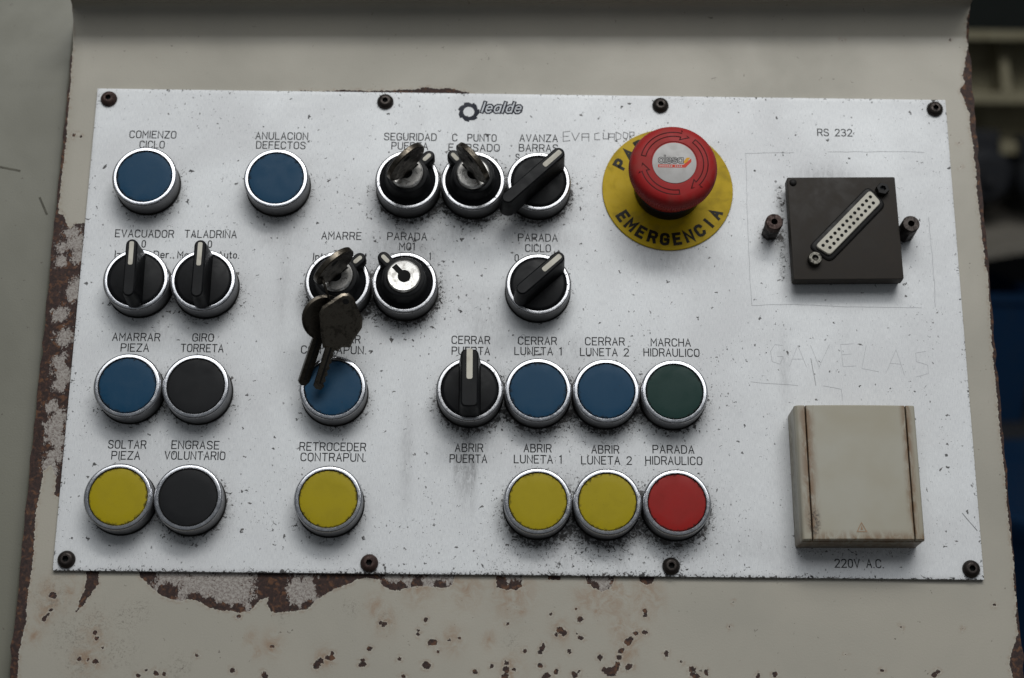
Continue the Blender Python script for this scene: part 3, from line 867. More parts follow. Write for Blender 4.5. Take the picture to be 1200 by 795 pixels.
plate = thing('control_panel', 'white anodised control panel sheet engraved with Spanish button legends and speckled with dirt', 'control panel', (0, 0, -2))
nx, ny = 401, 229
gx, gy = np.meshgrid(np.linspace(-200, 200, nx), np.linspace(-HH, HH, ny))
dirt = np.zeros(gx.shape)
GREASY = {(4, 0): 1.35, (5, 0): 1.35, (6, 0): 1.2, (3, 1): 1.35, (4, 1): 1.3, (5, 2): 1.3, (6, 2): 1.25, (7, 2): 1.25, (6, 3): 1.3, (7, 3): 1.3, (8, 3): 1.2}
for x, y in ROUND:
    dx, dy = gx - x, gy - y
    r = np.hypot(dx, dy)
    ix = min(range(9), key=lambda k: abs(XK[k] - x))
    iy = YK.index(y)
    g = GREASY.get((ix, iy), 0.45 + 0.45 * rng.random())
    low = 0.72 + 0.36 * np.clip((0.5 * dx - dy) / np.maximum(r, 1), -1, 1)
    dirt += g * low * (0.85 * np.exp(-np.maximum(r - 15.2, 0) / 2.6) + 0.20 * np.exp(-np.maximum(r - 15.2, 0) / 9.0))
for x, y, rr, k in ((113.8, 45.2, 3.5, 1.0), (176, 44.8, 3.5, 1.0)):
    dirt += k * np.exp(-np.maximum(np.hypot(gx - x, (gy - y)) - rr, 0) / 2.0)
dirt += 0.7 * np.exp(-(((gx - 119.5) / 3.0) ** 2)) * (np.abs(gy - 46) < 24)
dirt += 0.55 * np.exp(-(np.maximum(np.abs(gx - 145) - 25, 0) / 2.0) ** 2 - ((gy + 102.5) / 3.0) ** 2)
for x in (-194.4, -64.6, 65.0, 194.6):
    for y in (109.0, -109.7):
        dirt += 0.45 * np.exp(-np.maximum(np.hypot(gx - x, gy - y) - 3.7, 0) / 1.6)
dirt += 0.35 * np.exp(-np.maximum(np.hypot(gx - 67.3, gy - 66) - 30, 0) / 2.5)
dirt += 0.30 * np.clip((-gy - 60) / 55, 0, 1) * np.exp(-((gx - 20) / 75) ** 2)
dirt = np.clip(dirt, 0, 1)
smear = np.zeros(gx.shape)
for x, y, sx, sy, k in ((-24, -62, 4.5, 17, 1.0), (-21, -68, 2, 14, 0.9), (-28, -66, 1.5, 10, 0.8), (-52, 36, 20, 10, 0.45), (-66, 22, 8, 14, 0.5), (-22, -58, 12, 10, 0.4), (-52, 40, 11, 12, 0.5), (-30, 42, 14, 10, 0.35), (12, 40, 12, 8, 0.45), (-2, 46, 6, 10, 0.5),
                        (-82, -6, 14, 10, 0.45), (-16, -2, 10, 16, 0.4), (-50, -60, 3, 25, 0.35), (-108, 20, 3, 34, 0.25), (44, -104, 3, 8, 0.6), (40, -98, 22, 8, 0.35),
                        (-172, 42, 10, 6, 0.35), (68, -58, 10, 6, 0.3), (22, -12, 16, 8, 0.3), (118, -20, 2.2, 16, 0.35), (140, 74, 16, 5, 0.5), (-112, 42, 11, 8, 0.4), (-165, -8, 14, 7, 0.35), (-150, -60, 20, 8, 0.25), (68, 30, 25, 8, 0.3), (100, -102, 40, 8, 0.2)):
    smear = np.maximum(smear, k * np.exp(-((gx - x) / sx) ** 2 - ((gy - y) / sy) ** 2))
edge = np.exp(-np.minimum(np.minimum(200 - np.abs(gx), 10), np.minimum(HH - np.abs(gy), 10)) / 1.1)
edge *= np.where(gy < -HH + 4, 1.6, 0.9)
Pz = np.where((np.abs(gx) > 199.9) | (np.abs(gy) > HH - 0.1), 1.85, 2.0)
PP = np.stack([gx, gy, Pz], -1)
# turned-down rim: a skirt of vertices round the sheet
rim = lambda A, f: np.concatenate([np.concatenate([f(A[:1, :1], -1, -1), f(A[:1], 0, -1), f(A[:1, -1:], 1, -1)], 1),
                                   np.concatenate([f(A[:, :1], -1, 0), A, f(A[:, -1:], 1, 0)], 1),
                                   np.concatenate([f(A[-1:, :1], -1, 1), f(A[-1:], 0, 1), f(A[-1:, -1:], 1, 1)], 1)], 0)


def skirt(a, sx, sy):
    a = a.copy()
    a[..., 2] = 0.06
    return a


same = lambda a, sx, sy: a.copy()
grid_mesh('sheet', rim(PP, skirt), M_PLATE, plate, dict(dirt=rim(dirt, same), smear=rim(smear, same), edge=rim(edge, same)))

# ------------------------------------------------------------------ single-stroke engraving letters
G = {
    'A': (4, ['0,0 2,6 4,0', '.75,2.1 3.25,2.1']), 'B': (4, ['0,0 0,6 2.6,6 3.5,5.5 3.6,4.2 2.8,3.2 0,3.2', '2.8,3.2 3.9,2.5 4,1 3,0 0,0']),
    'C': (4, ['4,4.7 3.5,5.7 2.5,6 1.5,6 .5,5.6 0,4.6 0,1.4 .5,.4 1.5,0 2.5,0 3.5,.3 4,1.3']), 'D': (4, ['0,0 0,6 2.3,6 3.5,5.4 4,4.2 4,1.8 3.5,.6 2.3,0 0,0']),
    'E': (3.6, ['3.6,6 0,6 0,0 3.6,0', '0,3.1 2.9,3.1']), 'F': (3.6, ['3.6,6 0,6 0,0', '0,3.1 2.9,3.1']),
    'G': (4, ['4,4.7 3.5,5.7 2.5,6 1.5,6 .5,5.6 0,4.6 0,1.4 .5,.4 1.5,0 2.5,0 3.6,.4 4,1.2 4,2.8 2.3,2.8']), 'H': (4, ['0,0 0,6', '4,0 4,6', '0,3.1 4,3.1']),
    'I': (0.2, ['.1,0 .1,6']), 'L': (3.4, ['0,6 0,0 3.4,0']), 'M': (4.4, ['0,0 0,6 2.2,2.4 4.4,6 4.4,0']), 'N': (4, ['0,0 0,6 4,0 4,6']),
    'O': (4, ['1.4,0 .4,.5 0,1.5 0,4.5 .4,5.5 1.4,6 2.6,6 3.6,5.5 4,4.5 4,1.5 3.6,.5 2.6,0 1.4,0']), 'P': (4, ['0,0 0,6 2.8,6 3.8,5.5 4,4.4 3.7,3.3 2.8,2.8 0,2.8']),
    'R': (4, ['0,0 0,6 2.8,6 3.8,5.5 4,4.4 3.7,3.3 2.8,2.9 0,2.9', '2.5,2.9 4,0']), 'S': (4, ['3.9,4.8 3.4,5.7 2.5,6 1.4,6 .4,5.6 .1,4.6 .5,3.6 1.5,3.2 2.7,2.9 3.7,2.3 4,1.4 3.6,.4 2.6,0 1.3,0 .4,.4 0,1.2']),
    'T': (4, ['0,6 4,6', '2,6 2,0']), 'U': (4, ['0,6 0,1.5 .5,.4 1.5,0 2.5,0 3.5,.4 4,1.5 4,6']), 'V': (4, ['0,6 2,0 4,6']), 'Z': (4, ['0,6 4,6 0,0 4,0']),
    '0': (3.4, ['1.2,0 .3,.6 0,1.6 0,4.4 .3,5.4 1.2,6 2.2,6 3.1,5.4 3.4,4.4 3.4,1.6 3.1,.6 2.2,0 1.2,0']), '1': (1.4, ['0,5.2 1.2,6 1.2,0']),
    '2': (3.8, ['0,4.8 .5,5.7 1.5,6 2.5,6 3.4,5.5 3.7,4.5 3.2,3.3 0,0 3.8,0']), '3': (3.8, ['0,5.2 .6,5.8 1.6,6 2.8,5.8 3.5,5 3.3,3.8 2.4,3.2 1.4,3.2', '2.4,3.2 3.5,2.6 3.8,1.5 3.3,.4 2.2,0 1.1,0 .2,.6']),
    'a': (3, ['3,4 3,0', '3,3 2.3,3.9 1.2,4 .3,3.4 0,2 .3,.6 1.2,0 2.3,.2 3,1']), 'n': (3, ['0,0 0,4', '0,2.8 .8,3.8 2,4 2.8,3.4 3,2.4 3,0']),
    'u': (3, ['0,4 0,1.2 .5,.2 1.5,0 2.5,.3 3,1.2', '3,4 3,0']), 't': (1.8, ['.7,5.6 .7,.8 1.1,.1 1.8,0', '0,4 1.7,4']),
    'o': (3, ['1,0 .2,.7 0,2 .2,3.3 1,4 2,4 2.8,3.3 3,2 2.8,.7 2,0 1,0']), 'z': (2.8, ['0,4 2.8,4 0,0 2.8,0']), 'e': (3, ['0,2.1 3,2.1 2.8,3.3 2,4 1,4 .2,3.3 0,2 .3,.7 1.1,0 2.2,0 2.9,.7']),
    'r': (2, ['0,0 0,4', '0,2.6 .7,3.7 1.9,4']), 'x': (2.8, ['0,4 2.8,0', '2.8,4 0,0']), '.': (0.3, ['0,0 .3,0']), '/': (2.4, ['0,0 2.4,6']), ' ': (2.6, []),
    'l': (0.2, ['.1,0 .1,6']), 'd': (3, ['3,6 3,0', '3,3 2.3,3.9 1.2,4 .3,3.4 0,2 .3,.6 1.2,0 2.3,.2 3,1']),
    's': (2.8, ['2.7,3.4 2,4 .8,4 .1,3.4 .4,2.4 2.4,1.7 2.8,.8 2.2,0 .8,0 0,.6']), 'b': (3, ['0,6 0,0']), 'm': (4, ['0,0 0,4']), 'i': (0.2, ['.1,0 .1,4']),
}


def strokes(text, gap=1.75):
    """polylines of a line of lettering in font units, and its width"""
    x, out = 0.0, []
    for ch in text:
        w, pl = G[ch]
        for s in pl:
            out.append([(x + float(a.split(',')[0]), float(a.split(',')[1])) for a in s.split()])
        x += w + gap
    return out, x - gap


def letter_line(b, text, cx, cy, width, h=3.45, w=0.46, z=2.05, m=0, shear=0.0, gap=1.75, jit=0.0):
    pl, tot = strokes(text, gap)
    sx = width / max(tot, 0.3) if width and tot > 0.5 else h / 6
    sy = h / 6
    for k, s in enumerate(pl):
        pts = [(cx + (x - tot / 2) * sx + shear * (y - 3) * sy, cy + (y - 3) * sy) for x, y in s]
        closed = len(pts) > 3 and pts[0] == pts[-1]
        b.ribbon(pts, w, z + 0.004 * (k % 3), closed, m)


for text, cx, cy, width in LEGENDS:
    b = MB()
    h = 3.2 if text in ('0', '1', 'S', 'Iz.', 'Der.', 'Man.', 'Auto.', 'Int', 'xt', '/o') else 3.45
    letter_line(b, text, cx, cy + 0.0011 * cx, max(width - 0.4, 0.3), h)
    o = b.build('engraved_legend', M_INK, plate, 0)
    o['label'] = 'engraved legend ' + text.strip()

# maker's emblem: toothed ring and slanted outlined lettering
b = MB()
n = 7
outer, inner = [], []
for k in range(n):
    for f, r in ((0.0, 4.2), (0.12, 5.25), (0.55, 5.0), (0.98, 4.4)):
        a = -2 * math.pi * (k + f) / n + 0.35
        outer.append((r * math.cos(a), r * math.sin(a)))
        inner.append((2.6 * math.cos(a), 2.6 * math.sin(a)))
ec = (-25.3, 104.6)
N = len(outer)
b.add([(ec[0] + x, ec[1] + y, 2.05) for x, y in outer + inner], [(i, N + i, N + (i + 1) % N, (i + 1) % N) for i in range(N)])
b.build('emblem_gear', M_NAVY, plate, 0)
b = MB()
letter_line(b, 'lealde', -9.6, 107.1, 17.8, 5.0, 2.0, 2.05, 0, 0.30, 1.7)
letter_line(b, 'lealde', -9.6, 107.1, 17.8, 5.0, 0.6, 2.09, 1, 0.30, 1.7)
b.build('emblem_lettering', [M_NAVY, M_PALE], plate, 0)
b = MB()
for s in HANDWRITING:
    b.ribbon(s, 0.36, 2.05, False)
b.build('scratched_writing', M_PENCIL, plate, 0)
b = MB()
for s in GAVELAS:
    b.ribbon(s, 0.15, 2.05, False)
b.build('faint_scratched_writing', M_SCRATCH, plate, 0)
for k, s in enumerate(SCRATCHES):
    b = MB()
    pts = []
    for (x0, y0), (x1, y1) in zip(s, s[1:]):
        q = max(2, int(math.hypot(x1 - x0, y1 - y0) / 3))
        for i in range(q):
            t = i / q
            pts.append((x0 + (x1 - x0) * t + random.gauss(0, 0.10), y0 + (y1 - y0) * t + random.gauss(0, 0.10)))
    pts.append(s[-1])
    b.ribbon(pts, 0.34 if k == 5 else 0.20, 2.05, False)
    b.build('scratch_line', M_PENCIL if k in (5, 6) else M_SCRATCH, plate, 0)

# ------------------------------------------------------------------ push buttons
BEZEL = [(14.35, 0.9), (14.5, 2.2), (14.8, 9.6), (14.7, 10.2), (14.35, 10.75), (14.0, 11.02), (13.85, 11.05), (12.85, 11.05), (12.68, 10.9), (12.62, 10.3), (12.62, 8.5)]


def bezel(parent, mat):
    b = MB()
    b.lathe(BEZEL, 96)
    o = b.build('bezel', mat, parent, 28)
    b = MB()
    b.lathe([(14.8, 0.02), (14.95, 0.5), (14.8, 1.0), (13.8, 1.1)], 64)
    b.build('gasket', M_RUBBER, parent)
    return o


def make_button(mat, loc, label, group):
    t = thing('push_button', label, 'push button', loc, 0, group)
    bezel(t, M_RING)
    b = MB()
    b.lathe([(12.42, 8.5), (12.42, 10.35), (12.2, 10.62), (11.6, 10.72), (8, 10.80), (0, 10.86)], 96)
    b.build('button_cap', mat, t, 40)
    return t


BUTTONS = [
    ('blue', M_BLUE, 0, 0, 'blue push button under the legend COMIENZO CICLO'),
    ('blue', M_BLUE, 2, 0, 'blue push button under the legend ANULACION DEFECTOS'),
    ('blue', M_BLUE, 0, 2, 'blue push button under the legend AMARRAR PIEZA'),
    ('blue', M_BLUE, 3, 2, 'blue push button with a hanging key crossing its cap'),
    ('blue', M_BLUE, 6, 2, 'blue push button under the legend CERRAR LUNETA 1'),
    ('blue', M_BLUE, 7, 2, 'blue push button under the legend CERRAR LUNETA 2'),
    ('black', M_BLACK2, 1, 2, 'black push button under the legend GIRO TORRETA'),
    ('black', M_BLACK2, 1, 3, 'black push button under the legend ENGRASE VOLUNTARIO'),
    ('green', M_GREEN, 8, 2, 'dark green push button under the legend MARCHA HIDRAULICO'),
    ('yellow', M_YELLOW, 0, 3, 'yellow push button under the legend SOLTAR PIEZA'),
    ('yellow', M_YELLOW, 3, 3, 'yellow push button under the legend RETROCEDER CONTRAPUN'),
    ('yellow', M_YELLOW, 6, 3, 'yellow push button under the legend ABRIR LUNETA 1'),
    ('yellow', M_YELLOW, 7, 3, 'yellow push button under the legend ABRIR LUNETA 2'),
    ('red', M_RED, 8, 3, 'red push button under the legend PARADA HIDRAULICO'),
]
protos = {}
for colour, mat, ix, iy, label in BUTTONS:
    loc = (XK[ix], YK[iy], 0)
    grp = 'push buttons with nickel bezels'
    if colour not in protos:
        protos[colour] = make_button(mat, loc, label, grp)
    else:
        copy_thing(protos[colour], loc, random.uniform(0, 360), label)

# ------------------------------------------------------------------ selector switches


def make_selector(loc, rot, label, y0, y1, hw, flat, inlay, worn=True):
    """bar knob along local +y; inlay = (start, half width)"""
    t = thing('selector_switch', label, 'selector switch', loc, rot, 'black selector switches')
    bezel(t, M_RING_WORN if worn else M_RING)
    b = MB()
    b.lathe([(12.45, 8.5), (12.45, 10.6), (12.1, 11.1), (11.0, 11.4), (0, 11.6)], 72)
    b.build('knob_disc', M_BLACK, t)
    b = MB()
    zt = 24.2
    # the low end drops in a slope to the disc, the far end stands up
    loops = []
    for z, gw, e0, e1 in ((11.2, 1.25, -0.8, 0.3), (16.0, 0.75, -0.4, 0.2), (zt - 1.6, 0.25, 0.0, 0.1), (zt - 0.5, 0.05, 0.15, 0.0), (zt, -0.55, 0.7, -0.55)):
        loops.append([(x, y, z) for x, y in stadium(y0 + e0, y1 + e1, hw + gw, 8, flat)])
    b.loft(loops)
    b.build('handle', M_BLACK, t, 35)
    b = MB()
    b.loft([[(x, y, z) for x, y in stadium(inlay[0], y1 - inlay[2], inlay[1], 5, 0.3)] for z in (zt - 0.4, zt + 0.14)])
    b.build('pointer_inlay', M_WHITEMARK, t, 30)
    return t


s1 = make_selector((XK[0], YK[1], 0), 0.5, 'black selector switch with upright handle under the legend EVACUADOR', -12.8, 14.0, 2.55, 0.0, (1.8, 1.0, 1.2), False)
s2 = copy_thing(s1, (XK[1], YK[1], 0), -0.5, 'black selector switch with upright handle under the legend TALADRINA')
s3 = make_selector((XK[6], YK[1], 0), -47, 'black selector switch with short slanted handle under PARADA CICLO', -13.0, 14.2, 2.7, 0.0, (2.2, 1.15, 1.3))
s4 = make_selector((XK[6], YK[0], 0), -46, 'black selector switch with long slanted handle under AVANZA BARRAS', -22.5, 14.6, 2.75, 0.0, (2.6, 1.15, 1.4))
s5 = make_selector((XK[5], YK[2], 0), 0.5, 'black selector switch with wide upright handle above ABRIR PUERTA', -11.8, 14.2, 3.65, 0.45, (0.6, 1.3, -0.2))

# ------------------------------------------------------------------ key switches


def make_keyswitch(loc, rot, label):
    """pointer and slot along local +y"""
    t = thing('key_switch', label, 'key switch', loc, rot, 'key switches with round metal lock faces')
    bezel(t, M_RING_WORN)
    b = MB()
    b.lathe([(12.45, 8.5), (12.45, 10.4), (12.0, 11.0), (10.6, 11.6), (10.1, 12.4), (9.6, 17.2), (9.2, 18.0), (8.4, 18.3), (7.8, 18.3), (7.75, 17.0)], 72)
    b.build('knob_collar', M_BLACK, t)
    b = MB()
    out = [(2.7 * math.cos(a), 13.7 + 2.7 * math.sin(a)) for a in [math.pi * k / 10 for k in range(11)]] + [(-2.7, 8.0), (2.7, 8.0)]
    b.prism(out, 10.9, 16.3, 0.8)
    b.build('pointer_lobe', M_BLACK, t)
    b = MB()
    b.prism(stadium(10.2, 14.8, 0.95, 6), 16.2, 16.42, 0.05)
    b.build('pointer_mark', M_WHITEMARK, t)
    b = MB()
    b.lathe([(7.7, 16.8), (7.7, 18.8), (7.35, 19.5), (6.9, 19.75), (6.4, 19.7), (0, 19.9)], 72)
    b.build('lock_face', M_LOCK, t, 30)
    b = MB()
    # keyway: round core hole with a slot running out to the pointer side
    b.prism(circle(0.0, -0.4, 2.9, 24), 19.4, 19.95)
    b.prism([(-1.25, 1.5), (1.25, 1.5), (1.25, 6.3), (-1.25, 6.3)], 19.4, 19.945)
    b.prism([(-1.1, -2.4), (0.2, -3.6), (1.2, -2.4)], 19.4, 19.94)
    b.build('keyway', M_HOLE, t, 0)
    return t


k1 = make_keyswitch((XK[4], YK[1], 0), 43, 'key switch with bright empty keyhole under the legend PARADA M01')
k2 = copy_thing(k1, (XK[4], YK[0], 0), -45, 'key switch holding a key under the legend SEGURIDAD PUERTA')
k3 = copy_thing(k1, (XK[5], YK[0], 0), 42, 'key switch holding a key under the legend C PUNTO')
k4 = copy_thing(k1, (XK[3], YK[1], 0), -47, 'key switch under AMARRE whose key carries two hanging keys')


def key_bow(kind):
    """outline of a key in its own plane: bow centred on the origin, blade along -y"""
    if kind == 'oval':
        pts = [(10.4 * math.sin(a), 9.4 * -math.cos(a)) for a in [2 * math.pi * k / 40 for k in range(40)]]
        return pts
    return []


def make_set_key(loc, rot, label, hole=True):
    """key standing in its lock: the bow stands out along +z, its flat along local y"""
    t = thing('key', label, 'key', loc, rot, 'keys standing in the locks')
    b = MB()
    # outline in (y, z): shoulder at the lock, round bow above
    zc, ry, rz = 30.6, 10.6, 9.6
    out = []
    for k in range(41):
        a = math.radians(-58 + 296 * k / 40)
        out.append((ry * math.cos(a), zc + rz * math.sin(a)))
    out += [(-3.1, 21.0), (-3.1, 19.7), (3.1, 19.7), (3.1, 21.0)]
    loops = []
    for x, ins in ((-1.35, 0.4), (-1.0, 0.0), (1.0, 0.0), (1.35, 0.4)):
        loops.append([(x, p[0], p[1]) for p in inset(out, ins)])
    b.loft(loops)
    b.build('bow', M_KEY, t, 35)
    b = MB()
    b.box(-0.95, 0.95, -2.5, 2.5, 18.0, 21.5)
    b.build('blade', M_KEY, t)
    if hole:
        b = MB()
        for x in (-1.36, 1.36):
            vs = [(x, 1.9 * math.cos(a), 36.2 + 1.5 * math.sin(a)) for a in [2 * math.pi * k / 20 for k in range(20)]]
            b.add(vs, [tuple(range(20)) if x > 0 else tuple(reversed(range(20)))])
        b.build('ring_hole', M_HOLE, t, 0)
    return t


kk1 = make_set_key((XK[4], YK[0], 0), -45, 'tarnished key standing in the SEGURIDAD PUERTA lock, leaning up to the right')
kk2 = copy_thing(kk1, (XK[5], YK[0], 0), 40, 'tarnished key standing in the C PUNTO lock, turned up to the left')
kk3 = copy_thing(kk1, (XK[3], YK[1], 0), -47, 'tarnished key standing in the AMARRE lock with keys hanging below')


def hanging_key(label, bow_c, tip, roll, outline, blade_w, blade_l, mat, notch):
    """bow_c, tip in panel mm; the key's flat faces +z, rolled about its length"""
    c, e = Vector(bow_c), Vector(tip)
    down = (e - c).normalized()
    z = Vector((0, 0, 1))
    xx = (-down).cross(z).normalized()
    zz = xx.cross(-down).normalized()
    M = Matrix((xx, -down, zz)).transposed().to_4x4() @ Matrix.Rotation(math.radians(roll), 4, 'Y')
    t = thing('key', label, 'key', bow_c, 0, 'keys hanging on the ring')
    L = (e - c).length
    b = MB()
    loops = [[(x, y, zq) for x, y in inset(outline, i)] for zq, i in ((-1.2, 1.0), (-0.4, 0), (0.4, 0), (1.2, 1.0))]
    b.loft(loops)
    b.xf(M)
    b.build('bow', mat, t, 30)
    b = MB()
    y_top = -5.0
    hw = blade_w / 2
    right = [(hw, -L + 2.0)]
    yy = -L + 2.0
    if notch:
        while yy < -13:
            right += [(hw - 0.9, yy + 1.2), (hw, yy + 2.4)]
            yy += 2.8
    pts = [(-hw, y_top), (-hw, -L + 1.0), (-hw + 1.0, -L), (hw - 1.0, -L)] + right + [(hw, y_top)]
    b.loft([[(x, y, zq) for x, y in pts] for zq in (-0.95, 0.95)])
    b.xf(M)
    b.build('blade', mat, t, 30)
    b = MB()
    b.box(-0.45, 0.35, -L + 2.5, y_top - 4.5, 0.9, 1.0)
    b.xf(M)
    b.build('blade_groove', M_HOLE, t, 0)
    b = MB()
    b.add([(1.5 * math.cos(a), 9.0 + 1.2 * math.sin(a), 1.22) for a in [2 * math.pi * k / 20 for k in range(20)]], [tuple(range(20))])
    b.xf(M)
    b.build('ring_hole', M_HOLE, t, 0)
    return t


hexbow = [(-3.4, -12.8), (3.4, -12.8), (4.6, -10.6), (8.2, -9.6), (8.6, -6.4), (10.6, 0.0), (9.8, 3.6), (3.0, 11.6), (0.4, 12.8), (-2.6, 11.8), (-9.0, 4.0), (-9.4, 0.6), (-5.4, -8.6)]
oval = [(10.2 * math.sin(a), -11.0 * math.cos(a) * 0.93) for a in [2 * math.pi * k / 36 for k in range(36)]]
hanging_key('front hanging key with angular bow, its blade crossing the blue button', (-79.6, -8.9, 26.0), (-88.6, -36.6, 15.4), 24, hexbow, 4.4, 30, M_KEY, True)
hanging_key('rear hanging key with round bow, half hidden behind the angular one', (-86.4, -5.9, 21.5), (-95.9, -33.2, 10.5), 30, oval, 4.6, 30, M_KEY2, False)
ring = thing('key_ring', 'thin dark wire ring joining the hanging keys to the AMARRE key', 'key ring', (-82.6, 5.5, 30.0))
b = MB()
rp = []
a0, a1 = Vector((-87.6, 10.2, 30.6)), Vector((-83.6, -0.6, 25.0))
mid, ax = (a0 + a1) / 2, (a0 - a1)
R_ = ax.length / 2 + 0.4
ax.normalize()
sd_ = Vector((0.25, -0.72, 0.65))
sd_ = (sd_ - ax * sd_.dot(ax)).normalized()
for k in range(40):
    a = 2 * math.pi * k / 40
    rp.append(tuple(mid - Vector((-82.6, 5.5, 30.0)) + (ax * math.cos(a) + sd_ * math.sin(a) * 0.55) * R_))
b.tube(rp, 0.55, 8, True)
b.build('wire_loop', M_KEY2, ring)

# ------------------------------------------------------------------ emergency stop
EX_, EY_ = 67.3, 66.1
em = thing('emergency_stop', 'red mushroom emergency stop button on a round yellow EMERGENCIA disc', 'emergency button', (EX_, EY_, 0))
b = MB()
b.lathe([(30.2, 0.0), (30.25, 0.7), (30.0, 0.95), (14, 1.0)], 120)
disc = b.build('warning_disc', M_DISC, em)
b = MB()


def arc_text(text, a0, a1, r, h, w, z, inward, b):
    n_ = len(text)
    for k, ch in enumerate(text):
        a = math.radians(a0 + (a1 - a0) * k / (n_ - 1))
        gw, pl = G[ch]
        s = h / 6
        for q, st in enumerate(pl):
            pts = []
            for c in st.split():
                x, y = (float(v) for v in c.split(','))
                x, y = (x - gw / 2) * s * 0.95, (y - 3) * s
                # inward: letter tops point to the centre
                rr = r - y if inward else r + y
                tx = x if inward else -x
                pts.append((rr * math.cos(a) - tx * math.sin(a), rr * math.sin(a) + tx * math.cos(a)))
            b.ribbon(pts, w, z + 0.008 * (q % 3), pts[0] == pts[-1])


arc_text('EMERGENCIA', 213.5, 331, 25.0, 4.8, 1.45, 1.05, True, b)
arc_text('PARADA', 150.5, 74, 25.0, 4.8, 1.45, 1.05, False, b)
b.build('disc_lettering', M_DISCINK, disc, 0)
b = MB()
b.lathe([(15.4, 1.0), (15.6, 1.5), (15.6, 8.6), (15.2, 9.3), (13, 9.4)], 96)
b.build('shade_collar', M_BLACK, em)  # black collar put in for the head's shadow on the neck
b = MB()
nk = 120
prof_h = [(14.6, 9.0, 0), (15.3, 9.6, 0), (16.2, 14.5, 0), (17.0, 18.5, 0), (18.2, 19.6, 0), (19.35, 20.6, 1), (19.75, 22.2, 1), (19.75, 25.2, 1), (19.35, 26.8, 0.6), (18.5, 28.4, 0), (17.2, 29.5, 0), (15.4, 30.05, 0), (10.6, 30.35, 0), (10.4, 30.1, 0), (0, 30.12, 0)]
loops = []
for r, z, kn in prof_h[:-1]:
    loops.append([((r + (0.16 * kn if k % 2 else -0.16 * kn)) * math.cos(2 * math.pi * k / (2 * nk)), (r + (0.16 * kn if k % 2 else -0.16 * kn)) * math.sin(2 * math.pi * k / (2 * nk)), z) for k in range(2 * nk)])
b.loft(loops, 0, False, True)
head = b.build('mushroom_head', M_MUSH, em, 35)
for a_start, a_end in ((166, 76), (50, -44), (278, 196)):
    b = MB()
    r = 14.1
    zc = 30.26
    pts = [(r * math.cos(math.radians(a_start + (a_end - a_start) * k / 18)), r * math.sin(math.radians(a_start + (a_end - a_start) * k / 18))) for k in range(19)]
    edge_a, edge_b = [], []
    for k in range(19):
        a = math.radians(a_start + (a_end - a_start) * k / 18)
        edge_a.append(((r + 1.0) * math.cos(a), (r + 1.0) * math.sin(a)))
        edge_b.append(((r - 1.0) * math.cos(a), (r - 1.0) * math.sin(a)))
    ae = math.radians(a_end)
    dn = Vector((math.sin(ae), -math.cos(ae)))          # clockwise travel
    rad = Vector((math.cos(ae), math.sin(ae)))
    tip = rad * (r - 0.4) + dn * 3.6
    A = rad * (r + 2.4) - dn * 0.2
    B = rad * (r - 2.4) - dn * 0.2
    # sunk outline: the moulded groove round the arrow
    loop = edge_a + [tuple(A), tuple(tip), tuple(B)] + list(reversed(edge_b))
    b.ribbon(loop, 0.5, zc, True)
    # follow the crown of the head
    b.v = [(x, y, 30.05 + (15.4 - max(math.hypot(x, y), 10.6)) * 0.0625 + 0.06 if math.hypot(x, y) < 15.4 else 30.05 + 0.06 - (math.hypot(x, y) - 15.4) * 0.31) for x, y, z in b.v]
    b.build('turn_arrow', M_MUSHDARK, head, 0)
b = MB()
b.lathe([(9.85, 30.1), (9.85, 30.32), (9.6, 30.42), (0, 30.44)], 72)
stk = b.build('sticker', M_STICKER, em)
b = MB()
letter_line(b, 'olesa', -1.6, 1.75, 10.6, 3.4, 0.95, 30.48, 0, 0.0, 0.9)
letter_line(b, 'olesa', -1.6, 1.75, 10.6, 3.4, 0.34, 30.51, 1, 0.0, 0.9)
b.build('sticker_lettering', [M_SGREY, M_STICKER], stk, 0)
b = MB()
b.add([(-7.3, -2.3, 30.47), (4.9, -2.3, 30.47), (4.0, -0.9, 30.47), (-7.3, -0.9, 30.47)], [(0, 1, 2, 3)])
b.add([(4.9, -2.3, 30.47), (7.6, 0.6, 30.47), (7.6, 2.2, 30.47), (4.0, -0.9, 30.47)], [(0, 1, 2, 3)])
b.build('sticker_bar', M_SRED, stk, 0)
b = MB()
b.add([(3.4, -0.2, 30.47), (5.2, -0.2, 30.47), (7.2, 2.6, 30.47), (5.6, 2.6, 30.47)], [(0, 1, 2, 3)])
b.build('sticker_chevron', M_SORANGE, stk, 0)
b = MB()
for k in range(12):
    if k == 7:
        continue
    x = -6.7 + k * 0.86
    b.add([(x, -1.95, 30.50), (x + 0.55, -1.95, 30.50), (x + 0.55, -1.3, 30.50), (x, -1.3, 30.50)], [(0, 1, 2, 3)])
b.build('sticker_small_print', M_STICKER, stk, 0)

# ------------------------------------------------------------------ panel screws


